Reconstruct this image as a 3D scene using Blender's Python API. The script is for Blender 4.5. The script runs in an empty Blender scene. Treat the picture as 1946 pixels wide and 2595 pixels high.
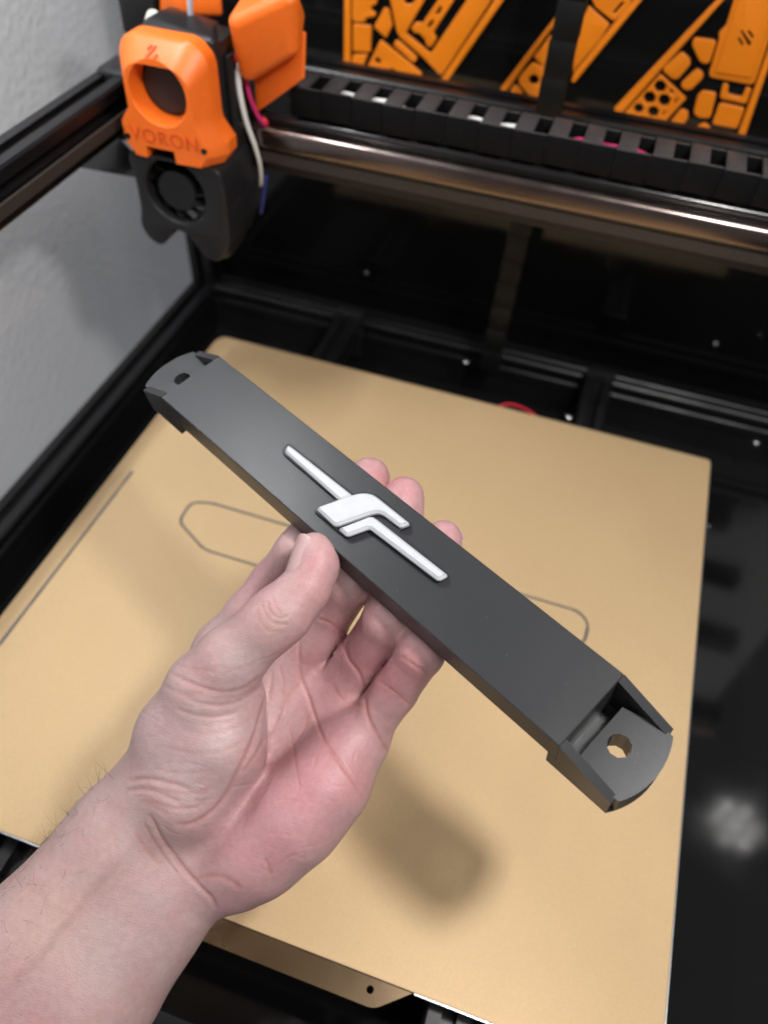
import bpy, bmesh, math, random
import numpy as np
from mathutils import Matrix, Vector

random.seed(7)
rng = np.random.default_rng(11)
SC = bpy.context.scene
COL = SC.collection

# ------------------------------------------------------------------ camera
W, H, F = 1946.0, 2595.0, 1975.0          # photograph size and focal length in photo pixels
RC = np.array([[0.9477578186, 0.3154577457, 0.0473447771],
               [0.2705239216, -0.7162075226, -0.6433223084],
               [-0.1690323197, 0.6225216424, -0.7641301457]])
CC = np.array([0.0697589457, -0.2372594017, 0.3624112516])
cam = bpy.data.cameras.new('camera')
cam.sensor_fit = 'VERTICAL'
cam.sensor_height = 36.0
cam.lens = 36.0 * F / H
cam.clip_start = 0.01
cam.clip_end = 50
cam.dof.use_dof = True
cam.dof.focus_distance = 0.250
cam.dof.aperture_fstop = 8.5
camo = bpy.data.objects.new('camera', cam)
COL.objects.link(camo)
M = Matrix.Identity(4)
for i in range(3):
    M[i][0] = RC[0][i]; M[i][1] = -RC[1][i]; M[i][2] = -RC[2][i]; M[i][3] = CC[i]
camo.matrix_world = M
SC.camera = camo

# ------------------------------------------------------------------ world and lamps
wd = bpy.data.worlds.new('World'); SC.world = wd
wd.use_nodes = True
bg = wd.node_tree.nodes['Background']
bg.inputs[0].default_value = (0.97, 0.97, 1.0, 1)
bg.inputs[1].default_value = 0.17

def area(name, loc, target, sx, sy, power, color):
    l = bpy.data.lights.new(name, 'AREA'); l.shape = 'RECTANGLE'
    l.size = sx; l.size_y = sy; l.energy = power; l.color = color
    o = bpy.data.objects.new(name, l); COL.objects.link(o)
    o.location = loc
    z = (Vector(loc) - Vector(target)).normalized(); y = (Vector((0, 1, 0)) - z * z.y).normalized(); x = y.cross(z)
    o.rotation_euler = Matrix((x, y, z)).transposed().to_euler()          # long side runs along world y
    return o
area('led_strip_right', (0.192, -0.128, 0.52), (0.12, -0.11, 0.0), 0.040, 0.045, 1.75, (1.0, 0.97, 0.94))
area('led_strip_left', (-0.235, 0.045, 0.53), (-0.42, 0.03, 0.0), 0.02, 0.17, 1.75, (0.96, 0.98, 1.0))
area('ceiling_lamp', (0.75, -0.85, 1.55), (-0.1, 0.0, 0.1), 0.6, 0.6, 11.5, (1.0, 0.985, 0.97))
# spot cluster of a ceiling fixture, seen mirrored in the deck
for k in range(7):
    r_ = 0.0 if k == 6 else 0.036
    l = bpy.data.lights.new('ceiling_spot', 'AREA'); l.shape = 'DISK'; l.size = 0.020; l.energy = 0.02; l.color = (1.0, 0.98, 0.96)
    o = bpy.data.objects.new('ceiling_spot', l); COL.objects.link(o)
    o.location = (0.635 + r_ * math.cos(k * math.pi / 3), 0.50 + r_ * math.sin(k * math.pi / 3), 1.06)
    o.rotation_euler = (Vector((0.22, -0.03, -0.06)) - o.location).to_track_quat('-Z', 'Y').to_euler()

SC.view_settings.view_transform = 'Standard'
SC.view_settings.look = 'None'
SC.view_settings.exposure = 0.0
SC.view_settings.gamma = 1.0

# ------------------------------------------------------------------ helpers
def ray(u, v):
    return RC.T @ np.array([(u - W / 2) / F, (v - H / 2) / F, 1.0])
def at(u, v, axis, val):
    d = ray(u, v)
    return CC + d * (val - CC[axis]) / d[axis]
def cam_pt(u, v, d):                       # photo pixel at depth d (same unit as result), camera frame
    return np.array([(u - W / 2) / F * d, (v - H / 2) / F * d, d])

def nodes_of(m):
    m.use_nodes = True
    return m.node_tree, m.node_tree.nodes, m.node_tree.links
def mat(name, col, rough=0.5, metal=0.0, spec=0.5, var=0.0, vscale=200, bump=0.0, bscale=800, rvar=0.0, coat=0.0):
    m = bpy.data.materials.new(name)
    nt, n, l = nodes_of(m)
    b = n['Principled BSDF']
    b.inputs['Base Color'].default_value = (*col, 1)
    b.inputs['Roughness'].default_value = rough
    b.inputs['Metallic'].default_value = metal
    b.inputs['Specular IOR Level'].default_value = spec
    b.inputs['Coat Weight'].default_value = coat
    tc = n.new('ShaderNodeTexCoord')
    if var > 0:
        tx = n.new('ShaderNodeTexNoise'); tx.inputs['Scale'].default_value = vscale; tx.inputs['Detail'].default_value = 4
        l.new(tc.outputs['Object'], tx.inputs['Vector'])
        mx = n.new('ShaderNodeMix'); mx.data_type = 'RGBA'
        mx.inputs['A'].default_value = (*[c * (1 - var) for c in col], 1)
        mx.inputs['B'].default_value = (*[min(1, c * (1 + var)) for c in col], 1)
        l.new(tx.outputs['Fac'], mx.inputs['Factor']); l.new(mx.outputs['Result'], b.inputs['Base Color'])
    if rvar > 0:
        t3 = n.new('ShaderNodeTexNoise'); t3.inputs['Scale'].default_value = 35; t3.inputs['Detail'].default_value = 5
        l.new(tc.outputs['Object'], t3.inputs['Vector'])
        mr = n.new('ShaderNodeMapRange')
        mr.inputs['From Min'].default_value = 0.3; mr.inputs['From Max'].default_value = 0.7
        mr.inputs['To Min'].default_value = max(0.02, rough - rvar); mr.inputs['To Max'].default_value = rough + rvar
        l.new(t3.outputs['Fac'], mr.inputs['Value']); l.new(mr.outputs['Result'], b.inputs['Roughness'])
    if bump > 0:
        t2 = n.new('ShaderNodeTexNoise'); t2.inputs['Scale'].default_value = bscale; t2.inputs['Detail'].default_value = 3
        l.new(tc.outputs['Object'], t2.inputs['Vector'])
        bp = n.new('ShaderNodeBump'); bp.inputs['Strength'].default_value = bump; bp.inputs['Distance'].default_value = 0.0004
        l.new(t2.outputs['Fac'], bp.inputs['Height']); l.new(bp.outputs['Normal'], b.inputs['Normal'])
    return m

def layered(name, col, rough, axis, pitch=0.0002, strength=0.25, spec=0.5):
    """printed plastic: fine layer lines across one local axis"""
    m = mat(name, col, rough, spec=spec, var=0.08, vscale=300)
    nt, n, l = nodes_of(m)
    b = n['Principled BSDF']
    tc = n.new('ShaderNodeTexCoord')
    wv = n.new('ShaderNodeTexWave'); wv.wave_type = 'BANDS'; wv.bands_direction = axis
    wv.inputs['Scale'].default_value = 1.0 / pitch / 20.0 * 3.0
    wv.inputs['Distortion'].default_value = 0.4
    ns = n.new('ShaderNodeTexNoise'); ns.inputs['Scale'].default_value = 1800; ns.inputs['Detail'].default_value = 2
    l.new(tc.outputs['Object'], wv.inputs['Vector']); l.new(tc.outputs['Object'], ns.inputs['Vector'])
    ad = n.new('ShaderNodeMath'); ad.operation = 'ADD'
    l.new(wv.outputs['Fac'], ad.inputs[0]); l.new(ns.outputs['Fac'], ad.inputs[1])
    bp = n.new('ShaderNodeBump'); bp.inputs['Strength'].default_value = strength; bp.inputs['Distance'].default_value = 0.00006
    l.new(ad.outputs[0], bp.inputs['Height']); l.new(bp.outputs['Normal'], b.inputs['Normal'])
    return m

def tag(o, label=None, cat=None, group=None, kind=None):
    if label: o['label'] = label
    if cat: o['category'] = cat
    if group: o['group'] = group
    if kind: o['kind'] = kind
    return o
def thing(name, label, cat, loc=(0, 0, 0), matrix=None, group=None):
    o = bpy.data.objects.new(name, None); COL.objects.link(o)
    o.empty_display_size = 0.02
    if matrix is not None: o.matrix_world = matrix
    else: o.location = loc
    return tag(o, label, cat, group)
def wm(o):                                   # world matrix without a depsgraph update (our chains are short)
    m = o.matrix_basis.copy()
    if o.parent: m = wm(o.parent) @ o.matrix_parent_inverse @ m
    return m
def link(name, me, material, parent=None, local=False, smooth=False):
    o = bpy.data.objects.new(name, me); COL.objects.link(o)
    if material is not None and not me.materials: me.materials.append(material)
    if parent is not None:
        o.parent = parent
        if not local: o.matrix_parent_inverse = wm(parent).inverted()
    if smooth:
        me.polygons.foreach_set('use_smooth', [True] * len(me.polygons))
    return o
def mesh_from(name, verts, faces):
    me = bpy.data.meshes.new(name)
    me.from_pydata([tuple(map(float, v)) for v in verts], [], faces)
    me.update()
    return me
def bm_mesh(name, bm, smooth_angle=None):
    me = bpy.data.meshes.new(name)
    bmesh.ops.recalc_face_normals(bm, faces=bm.faces)
    bm.to_mesh(me); bm.free()
    if smooth_angle is not None:
        me.polygons.foreach_set('use_smooth', [True] * len(me.polygons))
        me.set_sharp_from_angle(angle=math.radians(smooth_angle))
    return me
def add_box(bm, lo, hi, bevel=0.0, seg=2):
    lo, hi = np.minimum(lo, hi), np.maximum(lo, hi)
    r = bmesh.ops.create_cube(bm, size=1.0, matrix=Matrix.Translation(tuple((lo + hi) / 2)) @ Matrix.Diagonal((*(hi - lo), 1)))
    if bevel > 0:
        es = list({e for v in r['verts'] for e in v.link_edges})
        bmesh.ops.bevel(bm, geom=es, offset=bevel, segments=seg, affect='EDGES', profile=0.5, clamp_overlap=True)
def box(name, lo, hi, material, parent=None, bevel=0.0, seg=2, local=False):
    bm = bmesh.new(); add_box(bm, np.array(lo, float), np.array(hi, float), bevel, seg)
    return link(name, bm_mesh(name, bm, 40), material, parent, local)
def add_cyl(bm, p0, p1, r0, r1=None, seg=24, caps=True):
    p0, p1 = Vector(p0), Vector(p1); r1 = r0 if r1 is None else r1
    d = p1 - p0
    m = Matrix.Translation((p0 + p1) / 2) @ d.to_track_quat('Z', 'Y').to_matrix().to_4x4()
    bmesh.ops.create_cone(bm, cap_ends=caps, cap_tris=False, segments=seg, radius1=r0, radius2=r1, depth=d.length, matrix=m)
def cyl(name, p0, p1, r0, material, parent=None, r1=None, seg=24, local=False):
    bm = bmesh.new(); add_cyl(bm, p0, p1, r0, r1, seg)
    return link(name, bm_mesh(name, bm, 40), material, parent, local)
def tube(name, pts, r, material, parent=None, seg=10, smooth_n=6, local=False):
    """smooth round tube through the points"""
    pts = [Vector(p) for p in pts]
    P = []
    for i in range(len(pts) - 1):
        a = pts[max(i - 1, 0)]; b = pts[i]; c = pts[i + 1]; d = pts[min(i + 2, len(pts) - 1)]
        for k in range(smooth_n):
            t = k / smooth_n
            P.append(0.5 * ((2 * b) + (c - a) * t + (2 * a - 5 * b + 4 * c - d) * t * t + (3 * b - a - 3 * c + d) * t ** 3))
    P.append(pts[-1])
    verts, faces = [], []
    nrm = None
    for i, p in enumerate(P):
        tg = (P[min(i + 1, len(P) - 1)] - P[max(i - 1, 0)]).normalized()
        if nrm is None: nrm = tg.orthogonal().normalized()
        nrm = (nrm - tg * nrm.dot(tg)).normalized(); bn = tg.cross(nrm)
        rr = r(i / (len(P) - 1)) if callable(r) else r
        for k in range(seg):
            a = 2 * math.pi * k / seg
            verts.append(p + (nrm * math.cos(a) + bn * math.sin(a)) * rr)
    for i in range(len(P) - 1):
        for k in range(seg):
            faces.append((i * seg + k, i * seg + (k + 1) % seg, (i + 1) * seg + (k + 1) % seg, (i + 1) * seg + k))
    faces.append(tuple(range(seg))[::-1]); faces.append(tuple(range((len(P) - 1) * seg, len(P) * seg)))
    return link(name, mesh_from(name, verts, faces), material, parent, local, smooth=True)
def fillet(poly, r, n=5):
    """round the corners of a 2D polygon"""
    out = []
    N = len(poly)
    for i in range(N):
        p = np.array(poly[i], float); a = np.array(poly[i - 1], float); b = np.array(poly[(i + 1) % N], float)
        va, vb = a - p, b - p
        la, lb = np.linalg.norm(va), np.linalg.norm(vb)
        if la < 1e-9 or lb < 1e-9: continue
        rr = r[i] if isinstance(r, (list, tuple)) else r
        t = min(rr, la * 0.45, lb * 0.45)
        p0, p1 = p + va / la * t, p + vb / lb * t
        for k in range(n + 1):
            s = k / n
            out.append((1 - s) ** 2 * p0 + 2 * s * (1 - s) * p + s * s * p1)
    return out
DEP = None
def plate_mesh(name, loops, th, bevel=0.0, bres=2):
    """flat plate with holes from 2D loops, thickness th along +z (0..th), rounded edges"""
    cu = bpy.data.curves.new(name, 'CURVE'); cu.dimensions = '2D'; cu.fill_mode = 'BOTH'
    cu.extrude = max(th / 2 - bevel, 1e-6); cu.bevel_depth = bevel; cu.bevel_resolution = bres; cu.offset = -bevel
    for lp in loops:
        sp = cu.splines.new('POLY'); sp.points.add(len(lp) - 1)
        sp.points.foreach_set('co', np.array([(p[0], p[1], 0, 1) for p in lp], np.float32).ravel())
        sp.use_cyclic_u = True
    o = bpy.data.objects.new(name, cu); COL.objects.link(o)
    dg = bpy.context.evaluated_depsgraph_get(); dg.update()
    me = bpy.data.meshes.new_from_object(o.evaluated_get(dg))
    bpy.data.objects.remove(o); bpy.data.curves.remove(cu)
    me.name = name
    bm = bmesh.new(); bm.from_mesh(me)
    bmesh.ops.remove_doubles(bm, verts=bm.verts, dist=1e-6)
    bmesh.ops.translate(bm, verts=bm.verts, vec=(0, 0, th / 2))
    me2 = bm_mesh(name, bm, 35)
    bpy.data.meshes.remove(me)
    return me2
def plate(name, loops, th, material, parent, matrix, bevel=0.0, local=False):
    me = plate_mesh(name, loops, th, bevel)
    me.transform(matrix)
    return link(name, me, material, parent, local)
def circle(c, r, n=28):
    return [(c[0] + r * math.cos(2 * math.pi * k / n), c[1] + r * math.sin(2 * math.pi * k / n)) for k in range(n)]
def hull(name, pts, material, parent=None, bevel=0.0):
    bm = bmesh.new()
    for p in pts: bm.verts.new(tuple(map(float, p)))
    bmesh.ops.convex_hull(bm, input=bm.verts)
    bmesh.ops.dissolve_limit(bm, angle_limit=math.radians(3), verts=bm.verts, edges=bm.edges)
    if bevel > 0:
        bmesh.ops.bevel(bm, geom=list(bm.edges), offset=bevel, segments=3, affect='EDGES', profile=0.5, clamp_overlap=True)
    return link(name, bm_mesh(name, bm, 45), material, parent)
def hull_round(name, pts, r, material, parent=None):
    """convex body with edges and corners rounded to radius r"""
    pts = np.array(pts, float); c_ = pts.mean(0)
    bm = bmesh.new()
    for p in pts:
        d = c_ - p; q = p + d / max(np.linalg.norm(d), 1e-9) * r * 1.3
        bmesh.ops.create_icosphere(bm, subdivisions=3, radius=r, matrix=Matrix.Translation(tuple(q)))
    r_ = bmesh.ops.convex_hull(bm, input=bm.verts)
    junk = [g for g in r_['geom_interior'] if isinstance(g, bmesh.types.BMVert)]
    bmesh.ops.delete(bm, geom=junk, context='VERTS')
    loose = [v for v in bm.verts if not v.link_faces]
    if loose: bmesh.ops.delete(bm, geom=loose, context='VERTS')
    return link(name, bm_mesh(name, bm, 25), material, parent)
def frame_m(origin, ex, ey, ez):
    m = Matrix.Identity(4)
    for i in range(3):
        m[i][0] = ex[i]; m[i][1] = ey[i]; m[i][2] = ez[i]; m[i][3] = origin[i]
    return m

# ------------------------------------------------------------------ materials
M_black = mat('black_anodised', (0.007, 0.007, 0.008), 0.36, 0.0, 0.32, bump=0.05, bscale=900, rvar=0.08)
M_gloss = mat('black_gloss_panel', (0.006, 0.006, 0.006), 0.10, spec=0.45, rvar=0.04)
M_deck = mat('black_deck_panel', (0.007, 0.007, 0.007), 0.085, spec=0.4, rvar=0.03)
M_plastic = layered('black_printed_plastic', (0.013, 0.013, 0.014), 0.42, 'Z', 0.0003, 0.4, 0.38)
M_plastic2 = mat('dark_plastic', (0.010, 0.010, 0.011), 0.45, spec=0.35, bump=0.08)
M_orange = layered('orange_printed_plastic', (0.86, 0.155, 0.012), 0.42, 'Z', 0.0003, 0.35)
M_orange2 = mat('orange_panel_plastic', (0.80, 0.215, 0.008), 0.35, bump=0.05, var=0.05)
M_orange_dark = mat('orange_recess_shade', (0.62, 0.075, 0.006), 0.5)  # darker orange paints the shade of engraving onto the raised lettering and mark
M_steel = mat('polished_rail', (0.21, 0.165, 0.15), 0.22, 1.0, rvar=0.05)
M_bolt = mat('zinc_bolt', (0.75, 0.76, 0.78), 0.25, 1.0)
M_white_wire = mat('white_sleeve', (0.75, 0.74, 0.72), 0.6, bump=0.3, bscale=2500)
M_red_wire = mat('red_wire', (0.60, 0.012, 0.03), 0.4)
M_pink_wire = mat('magenta_wire', (0.55, 0.02, 0.14), 0.4)
M_blue_wire = mat('blue_wire', (0.02, 0.03, 0.22), 0.4)
M_grey_fil = mat('dark_grey_filament', (0.10, 0.10, 0.095), 0.45)
M_tube = mat('grey_tube', (0.42, 0.44, 0.50), 0.3)
M_belt = mat('rubber_belt', (0.045, 0.035, 0.03), 0.35)

# build plate: gold powder-coated sheet
def gold():
    m = mat('gold_textured_sheet', (0.62, 0.415, 0.20), 0.55, 0.20, 0.4)
    nt, n, l = nodes_of(m); b = n['Principled BSDF']
    tc = n.new('ShaderNodeTexCoord')
    a = n.new('ShaderNodeTexNoise'); a.inputs['Scale'].default_value = 1100; a.inputs['Detail'].default_value = 3
    c = n.new('ShaderNodeTexNoise'); c.inputs['Scale'].default_value = 9; c.inputs['Detail'].default_value = 5
    d = n.new('ShaderNodeTexVoronoi'); d.inputs['Scale'].default_value = 160
    for x in (a, c, d): l.new(tc.outputs['Object'], x.inputs['Vector'])
    mx = n.new('ShaderNodeMix'); mx.data_type = 'RGBA'
    mx.inputs['A'].default_value = (0.545, 0.376, 0.202, 1); mx.inputs['B'].default_value = (0.640, 0.456, 0.252, 1)
    l.new(c.outputs['Fac'], mx.inputs['Factor'])
    mx2 = n.new('ShaderNodeMix'); mx2.data_type = 'RGBA'; mx2.blend_type = 'MULTIPLY'; mx2.inputs['Factor'].default_value = 1
    rp = n.new('ShaderNodeMapRange'); rp.inputs['From Min'].default_value = 0.25; rp.inputs['From Max'].default_value = 0.75
    rp.inputs['To Min'].default_value = 0.95; rp.inputs['To Max'].default_value = 1.05
    l.new(a.outputs['Fac'], rp.inputs['Value'])
    l.new(mx.outputs['Result'], mx2.inputs['A']); l.new(rp.outputs['Result'], mx2.inputs['B'])
    # small dark specks
    lt = n.new('ShaderNodeMath'); lt.operation = 'LESS_THAN'; lt.inputs[1].default_value = 0.035
    l.new(d.outputs['Distance'], lt.inputs[0])
    mx3 = n.new('ShaderNodeMix'); mx3.data_type = 'RGBA'
    mx3.inputs['B'].default_value = (0.40, 0.25, 0.10, 1)
    ml = n.new('ShaderNodeMath'); ml.operation = 'MULTIPLY'; ml.inputs[1].default_value = 0.35
    l.new(lt.outputs[0], ml.inputs[0]); l.new(ml.outputs[0], mx3.inputs['Factor'])
    l.new(mx2.outputs['Result'], mx3.inputs['A']); l.new(mx3.outputs['Result'], b.inputs['Base Color'])
    mr = n.new('ShaderNodeMapRange'); mr.inputs['To Min'].default_value = 0.46; mr.inputs['To Max'].default_value = 0.60
    l.new(c.outputs['Fac'], mr.inputs['Value']); l.new(mr.outputs['Result'], b.inputs['Roughness'])
    bp = n.new('ShaderNodeBump'); bp.inputs['Strength'].default_value = 0.12; bp.inputs['Distance'].default_value = 0.0002
    l.new(a.outputs['Fac'], bp.inputs['Height']); l.new(bp.outputs['Normal'], b.inputs['Normal'])
    return m
M_gold = gold()
M_goldmetal = mat('bare_gold_steel', (0.150, 0.098, 0.052), 0.26, 0.6, rvar=0.05)
M_edge = mat('bright_steel_edge', (0.62, 0.64, 0.66), 0.3, 1.0, var=0.2, vscale=900)

# ------------------------------------------------------------------ setting: wall behind the clear panel, deck under the bed
def wall_mat():
    m = mat('textured_grey_wall', (0.47, 0.48, 0.50), 0.85)
    nt, n, l = nodes_of(m); b = n['Principled BSDF']
    tc = n.new('ShaderNodeTexCoord')
    a = n.new('ShaderNodeTexNoise'); a.inputs['Scale'].default_value = 170; a.inputs['Detail'].default_value = 4
    c = n.new('ShaderNodeTexNoise'); c.inputs['Scale'].default_value = 7; c.inputs['Detail'].default_value = 3
    for x in (a, c): l.new(tc.outputs['Object'], x.inputs['Vector'])
    mx = n.new('ShaderNodeMix'); mx.data_type = 'RGBA'
    mx.inputs['A'].default_value = (0.90, 0.90, 0.94, 1); mx.inputs['B'].default_value = (0.95, 0.95, 0.98, 1)
    l.new(c.outputs['Fac'], mx.inputs['Factor']); l.new(mx.outputs['Result'], b.inputs['Base Color'])
    bp = n.new('ShaderNodeBump'); bp.inputs['Strength'].default_value = 0.45; bp.inputs['Distance'].default_value = 0.0025
    l.new(a.outputs['Fac'], bp.inputs['Height']); l.new(bp.outputs['Normal'], b.inputs['Normal'])
    return m
wall = box('wall', (-0.37, -0.9, -0.5), (-0.34, 0.8, 1.3), wall_mat())
tag(wall, 'rough grey plastered wall seen through the clear side panel', kind='structure')
deck = box('deck_panel', (-0.226, -0.30, -0.066), (0.30, 0.258, -0.062), M_deck)
tag(deck, 'glossy black deck panel under the bed', kind='structure')

# ------------------------------------------------------------------ printer frame
def ext_profile(s=0.02):
    h = s / 2; a = 0.0032; b = 0.0056; d = 0.0021; e = 0.0060
    q = []
    for k in range(4):
        seq = [(-h + 0.0012, -h), (-a, -h), (-a, -h + d), (-b, -h + d), (-b, -h + d + 0.0008), (-a + 0.0004, -h + e), (a - 0.0004, -h + e), (b, -h + d + 0.0008), (b, -h + d), (a, -h + d), (a, -h), (h - 0.0012, -h), (h, -h + 0.0012)]
        c, sn = math.cos(k * math.pi / 2), math.sin(k * math.pi / 2)
        q += [(x * c - y * sn, x * sn + y * c) for x, y in seq]
    return q
EXT = ext_profile()
def extrusion(name, p0, p1, parent, material=M_black):
    p0, p1 = np.array(p0, float), np.array(p1, float)
    L = np.linalg.norm(p1 - p0); ax = int(np.argmax(np.abs(p1 - p0)))
    N = len(EXT)
    basis = {0: ((0, 1, 0), (0, 0, 1)), 1: ((1, 0, 0), (0, 0, 1)), 2: ((1, 0, 0), (0, 1, 0))}[ax]
    e1, e2 = np.array(basis[0], float), np.array(basis[1], float)
    vs = [p0 + e1 * x + e2 * y for x, y in EXT] + [p1 + e1 * x + e2 * y for x, y in EXT]
    fs = [(i, (i + 1) % N, N + (i + 1) % N, N + i) for i in range(N)] + [tuple(range(N))[::-1], tuple(range(N, 2 * N))]
    bm = bmesh.new()
    bv = [bm.verts.new(tuple(v)) for v in vs]
    for f in fs: bm.faces.new([bv[i] for i in f])
    return link(name, bm_mesh(name, bm), material, parent)
frame = thing('printer_frame', 'black slotted aluminium frame of the printer around the gold bed', 'frame', (0, 0, -0.06))
extrusion('extrusion', (-0.236, -0.32, -0.030), (-0.236, 0.258, -0.030), frame)
extrusion('extrusion', (-0.226, 0.268, -0.030), (0.30, 0.268, -0.030), frame)
extrusion('extrusion', (-0.236, 0.268, -0.06), (-0.236, 0.268, 0.50), frame)
extrusion('extrusion', (-0.226, -0.222, -0.034), (0.30, -0.222, -0.034), frame)
extrusion('extrusion', (0.31, -0.32, -0.030), (0.31, 0.258, -0.030), frame)
box('skirt_panel', (-0.226, 0.2585, -0.062), (0.30, 0.262, -0.0405), M_black, frame)
box('skirt_panel', (-0.229, -0.32, -0.062), (-0.226, 0.257, -0.0405), M_black, frame)
def bolt(p, r, parent, axis=(0, 0, 1)):
    bm = bmesh.new()
    a = Vector(axis).normalized(); p = Vector(p); r *= 0.72
    add_cyl(bm, p, p + a * r * 1.0, r, r * 0.9, 20)
    add_cyl(bm, p + a * r * 0.9, p + a * r * 1.3, r * 0.9, r * 0.55, 20)
    return link('bolt', bm_mesh('bolt', bm, 50), M_bolt, parent)
bolt(at(1260, 872, 1, 0.252), 0.0032, frame, (0, -1, 0))
bolt(at(1912, 1126, 2, -0.018), 0.0036, frame)
bolt(at(1180, 922, 2, -0.018), 0.0034, frame)
bolt(at(930, 690, 1, 0.29), 0.0022, frame, (0, -1, 0))
bolt(at(1813, 868, 1, 0.29), 0.0030, frame, (0, -1, 0))

# bed supports (extrusions running front to back under the plate)
bedf = thing('bed_support', 'pair of black extrusions carrying the heated bed from front to back', 'bed support', (0, 0, -0.05))
extrusion('extrusion', (-0.103, -0.21, -0.0215), (-0.103, 0.249, -0.0215), bedf)
extrusion('extrusion', (0.097, -0.21, -0.0215), (0.097, 0.249, -0.0215), bedf)
for x in (-0.103, 0.097):
    box('end_cap', (x - 0.0108, 0.249, -0.0500), (x + 0.0108, 0.2575, -0.0085), M_plastic2, bedf, 0.001)
bolt(at(1440, 1062, 2, -0.006), 0.0035, bedf)

# ------------------------------------------------------------------ heated bed and plate
bed = thing('heated_bed', 'black aluminium bed slab lying under the gold build plate', 'bed', (0, 0, -0.012))
box('slab', (-0.1775, -0.1765, -0.0095), (0.1775, 0.1765, -0.0012), M_black, bed, 0.0006)
box('magnet_sheet', (-0.1772, -0.1762, -0.00115), (0.1772, 0.1762, -0.0004), M_plastic2, bed)
tube('heater_wire', [at(1252, 1036, 2, -0.003), at(1285, 1024, 2, 0.000), at(1320, 1032, 2, 0.000), at(1352, 1050, 2, -0.001), at(1372, 1075, 2, -0.006)], 0.0008, M_red_wire, bed)

pl = thing('build_plate', 'gold textured spring steel build plate with a front tab', 'build plate', (0, 0, 0))
c = 0.005
x0, x1, y0, y1 = -0.1783, 0.1780, -0.1770, 0.1769
out = [(x0, y0), (x1, y0), (x1, y1), (x0 + 0.004, y1), (x0, y1 - 0.006)]
plate('sheet', [fillet(out, 0.003)], 0.0007, M_gold, pl, Matrix.Translation((0, 0, -0.0003)), 0.0002)
pA, pB = at(330, 2250, 2, 0.0), at(1006, 2513, 2, 0.0)
tx1 = pB[0]; tx0 = -0.075
tab = [(tx0, y0 - 0.0004), (tx1 + 0.006, y0 - 0.0004), (tx1 - 0.007, y0 - 0.0105), (tx0 + 0.014, y0 - 0.0105)]
th_ = at(938, 2508, 2, 0.0)
tabm = plate_mesh('tab', [fillet(tab, [0.0005, 0.0005, 0.003, 0.003]), circle((th_[0], max(th_[1], y0 - 0.0062)), 0.0015)], 0.0005)
tabm.transform(Matrix.Translation((0, 0, -0.0003)))
link('tab', tabm, M_goldmetal, pl)
# bright worn steel rim along the front and right edges
box('edge_strip', (x0, y0 - 0.0006, -0.0016), (tx0 - 0.0004, y0 - 0.0002, 0.0001), M_edge, pl)
box('edge_strip', (tx1 + 0.0068, y0 - 0.0006, -0.0016), (x1, y0 - 0.0002, 0.0001), M_edge, pl)
box('edge_strip', (x1 + 0.0002, y0, -0.0012), (x1 + 0.0006, y1 - 0.003, 0.00005), M_edge, pl)

# skirt outline and purge line left on the plate
def flat_line(name, pts, w, h, material, closed=False):
    pts = [np.array(p, float) for p in pts]
    n = len(pts); vs, fs = [], []
    for i in range(n):
        a = pts[i - 1] if (closed or i > 0) else pts[i]; b = pts[(i + 1) % n] if (closed or i < n - 1) else pts[i]
        tg = b - a; tg /= np.linalg.norm(tg); nn = np.array([-tg[1], tg[0]])
        jit = w / 2 * (1 + 0.12 * rng.standard_normal())
        for s, z in ((-1, 0.0004), (-0.7, 0.0004 + h), (0.7, 0.0004 + h), (1, 0.0004)):
            q = pts[i] + nn * s * jit
            vs.append((q[0], q[1], z))
    m = n if closed else n - 1
    for i in range(m):
        j = (i + 1) % n
        for k in range(3): fs.append((i * 4 + k, j * 4 + k, j * 4 + k + 1, i * 4 + k + 1))
    if not closed:
        fs.append((0, 1, 2, 3)); fs.append(((n - 1) * 4 + 3, (n - 1) * 4 + 2, (n - 1) * 4 + 1, (n - 1) * 4))
    return link(name, mesh_from(name, vs, fs), material)
sk = fillet([(-0.1112, 0.0275), (-0.1220, 0.0238), (-0.1218, 0.0078), (-0.0985, -0.0058), (0.0985, -0.0058), (0.1200, 0.0075), (0.1205, 0.0215), (0.1140, 0.0275)], 0.005, 6)
tag(flat_line('printed_skirt', sk, 0.0017, 0.0002, M_grey_fil, True), 'thin dark printed outline loop lying on the gold plate under the bar', 'printed outline')
pv = [(-0.1675 - 0.0016 * (i / 30), 0.0335 - 0.205 * i / 30) for i in range(31)]
tag(flat_line('purge_line', pv, 0.0017, 0.0003, M_grey_fil), 'long straight dark purge line along the left edge of the gold plate', 'purge line')

# ------------------------------------------------------------------ clear side panel
def glassy():
    m = bpy.data.materials.new('clear_acrylic')
    nt, n, l = nodes_of(m)
    for x in list(n): n.remove(x)
    o = n.new('ShaderNodeOutputMaterial'); t = n.new('ShaderNodeBsdfTransparent'); g = n.new('ShaderNodeBsdfGlossy')
    t.inputs['Color'].default_value = (0.97, 0.975, 0.975, 1); g.inputs['Roughness'].default_value = 0.03
    f = n.new('ShaderNodeLayerWeight'); f.inputs['Blend'].default_value = 0.5
    pw = n.new('ShaderNodeMath'); pw.operation = 'POWER'; pw.inputs[1].default_value = 5.0
    ml = n.new('ShaderNodeMath'); ml.operation = 'MULTIPLY_ADD'; ml.inputs[1].default_value = 0.9; ml.inputs[2].default_value = 0.035
    l.new(f.outputs['Facing'], pw.inputs[0]); l.new(pw.outputs[0], ml.inputs[0])
    mx = n.new('ShaderNodeMixShader')
    l.new(ml.outputs[0], mx.inputs[0])
    l.new(t.outputs[0], mx.inputs[1]); l.new(g.outputs[0], mx.inputs[2]); l.new(mx.outputs[0], o.inputs['Surface'])
    return m
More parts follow.
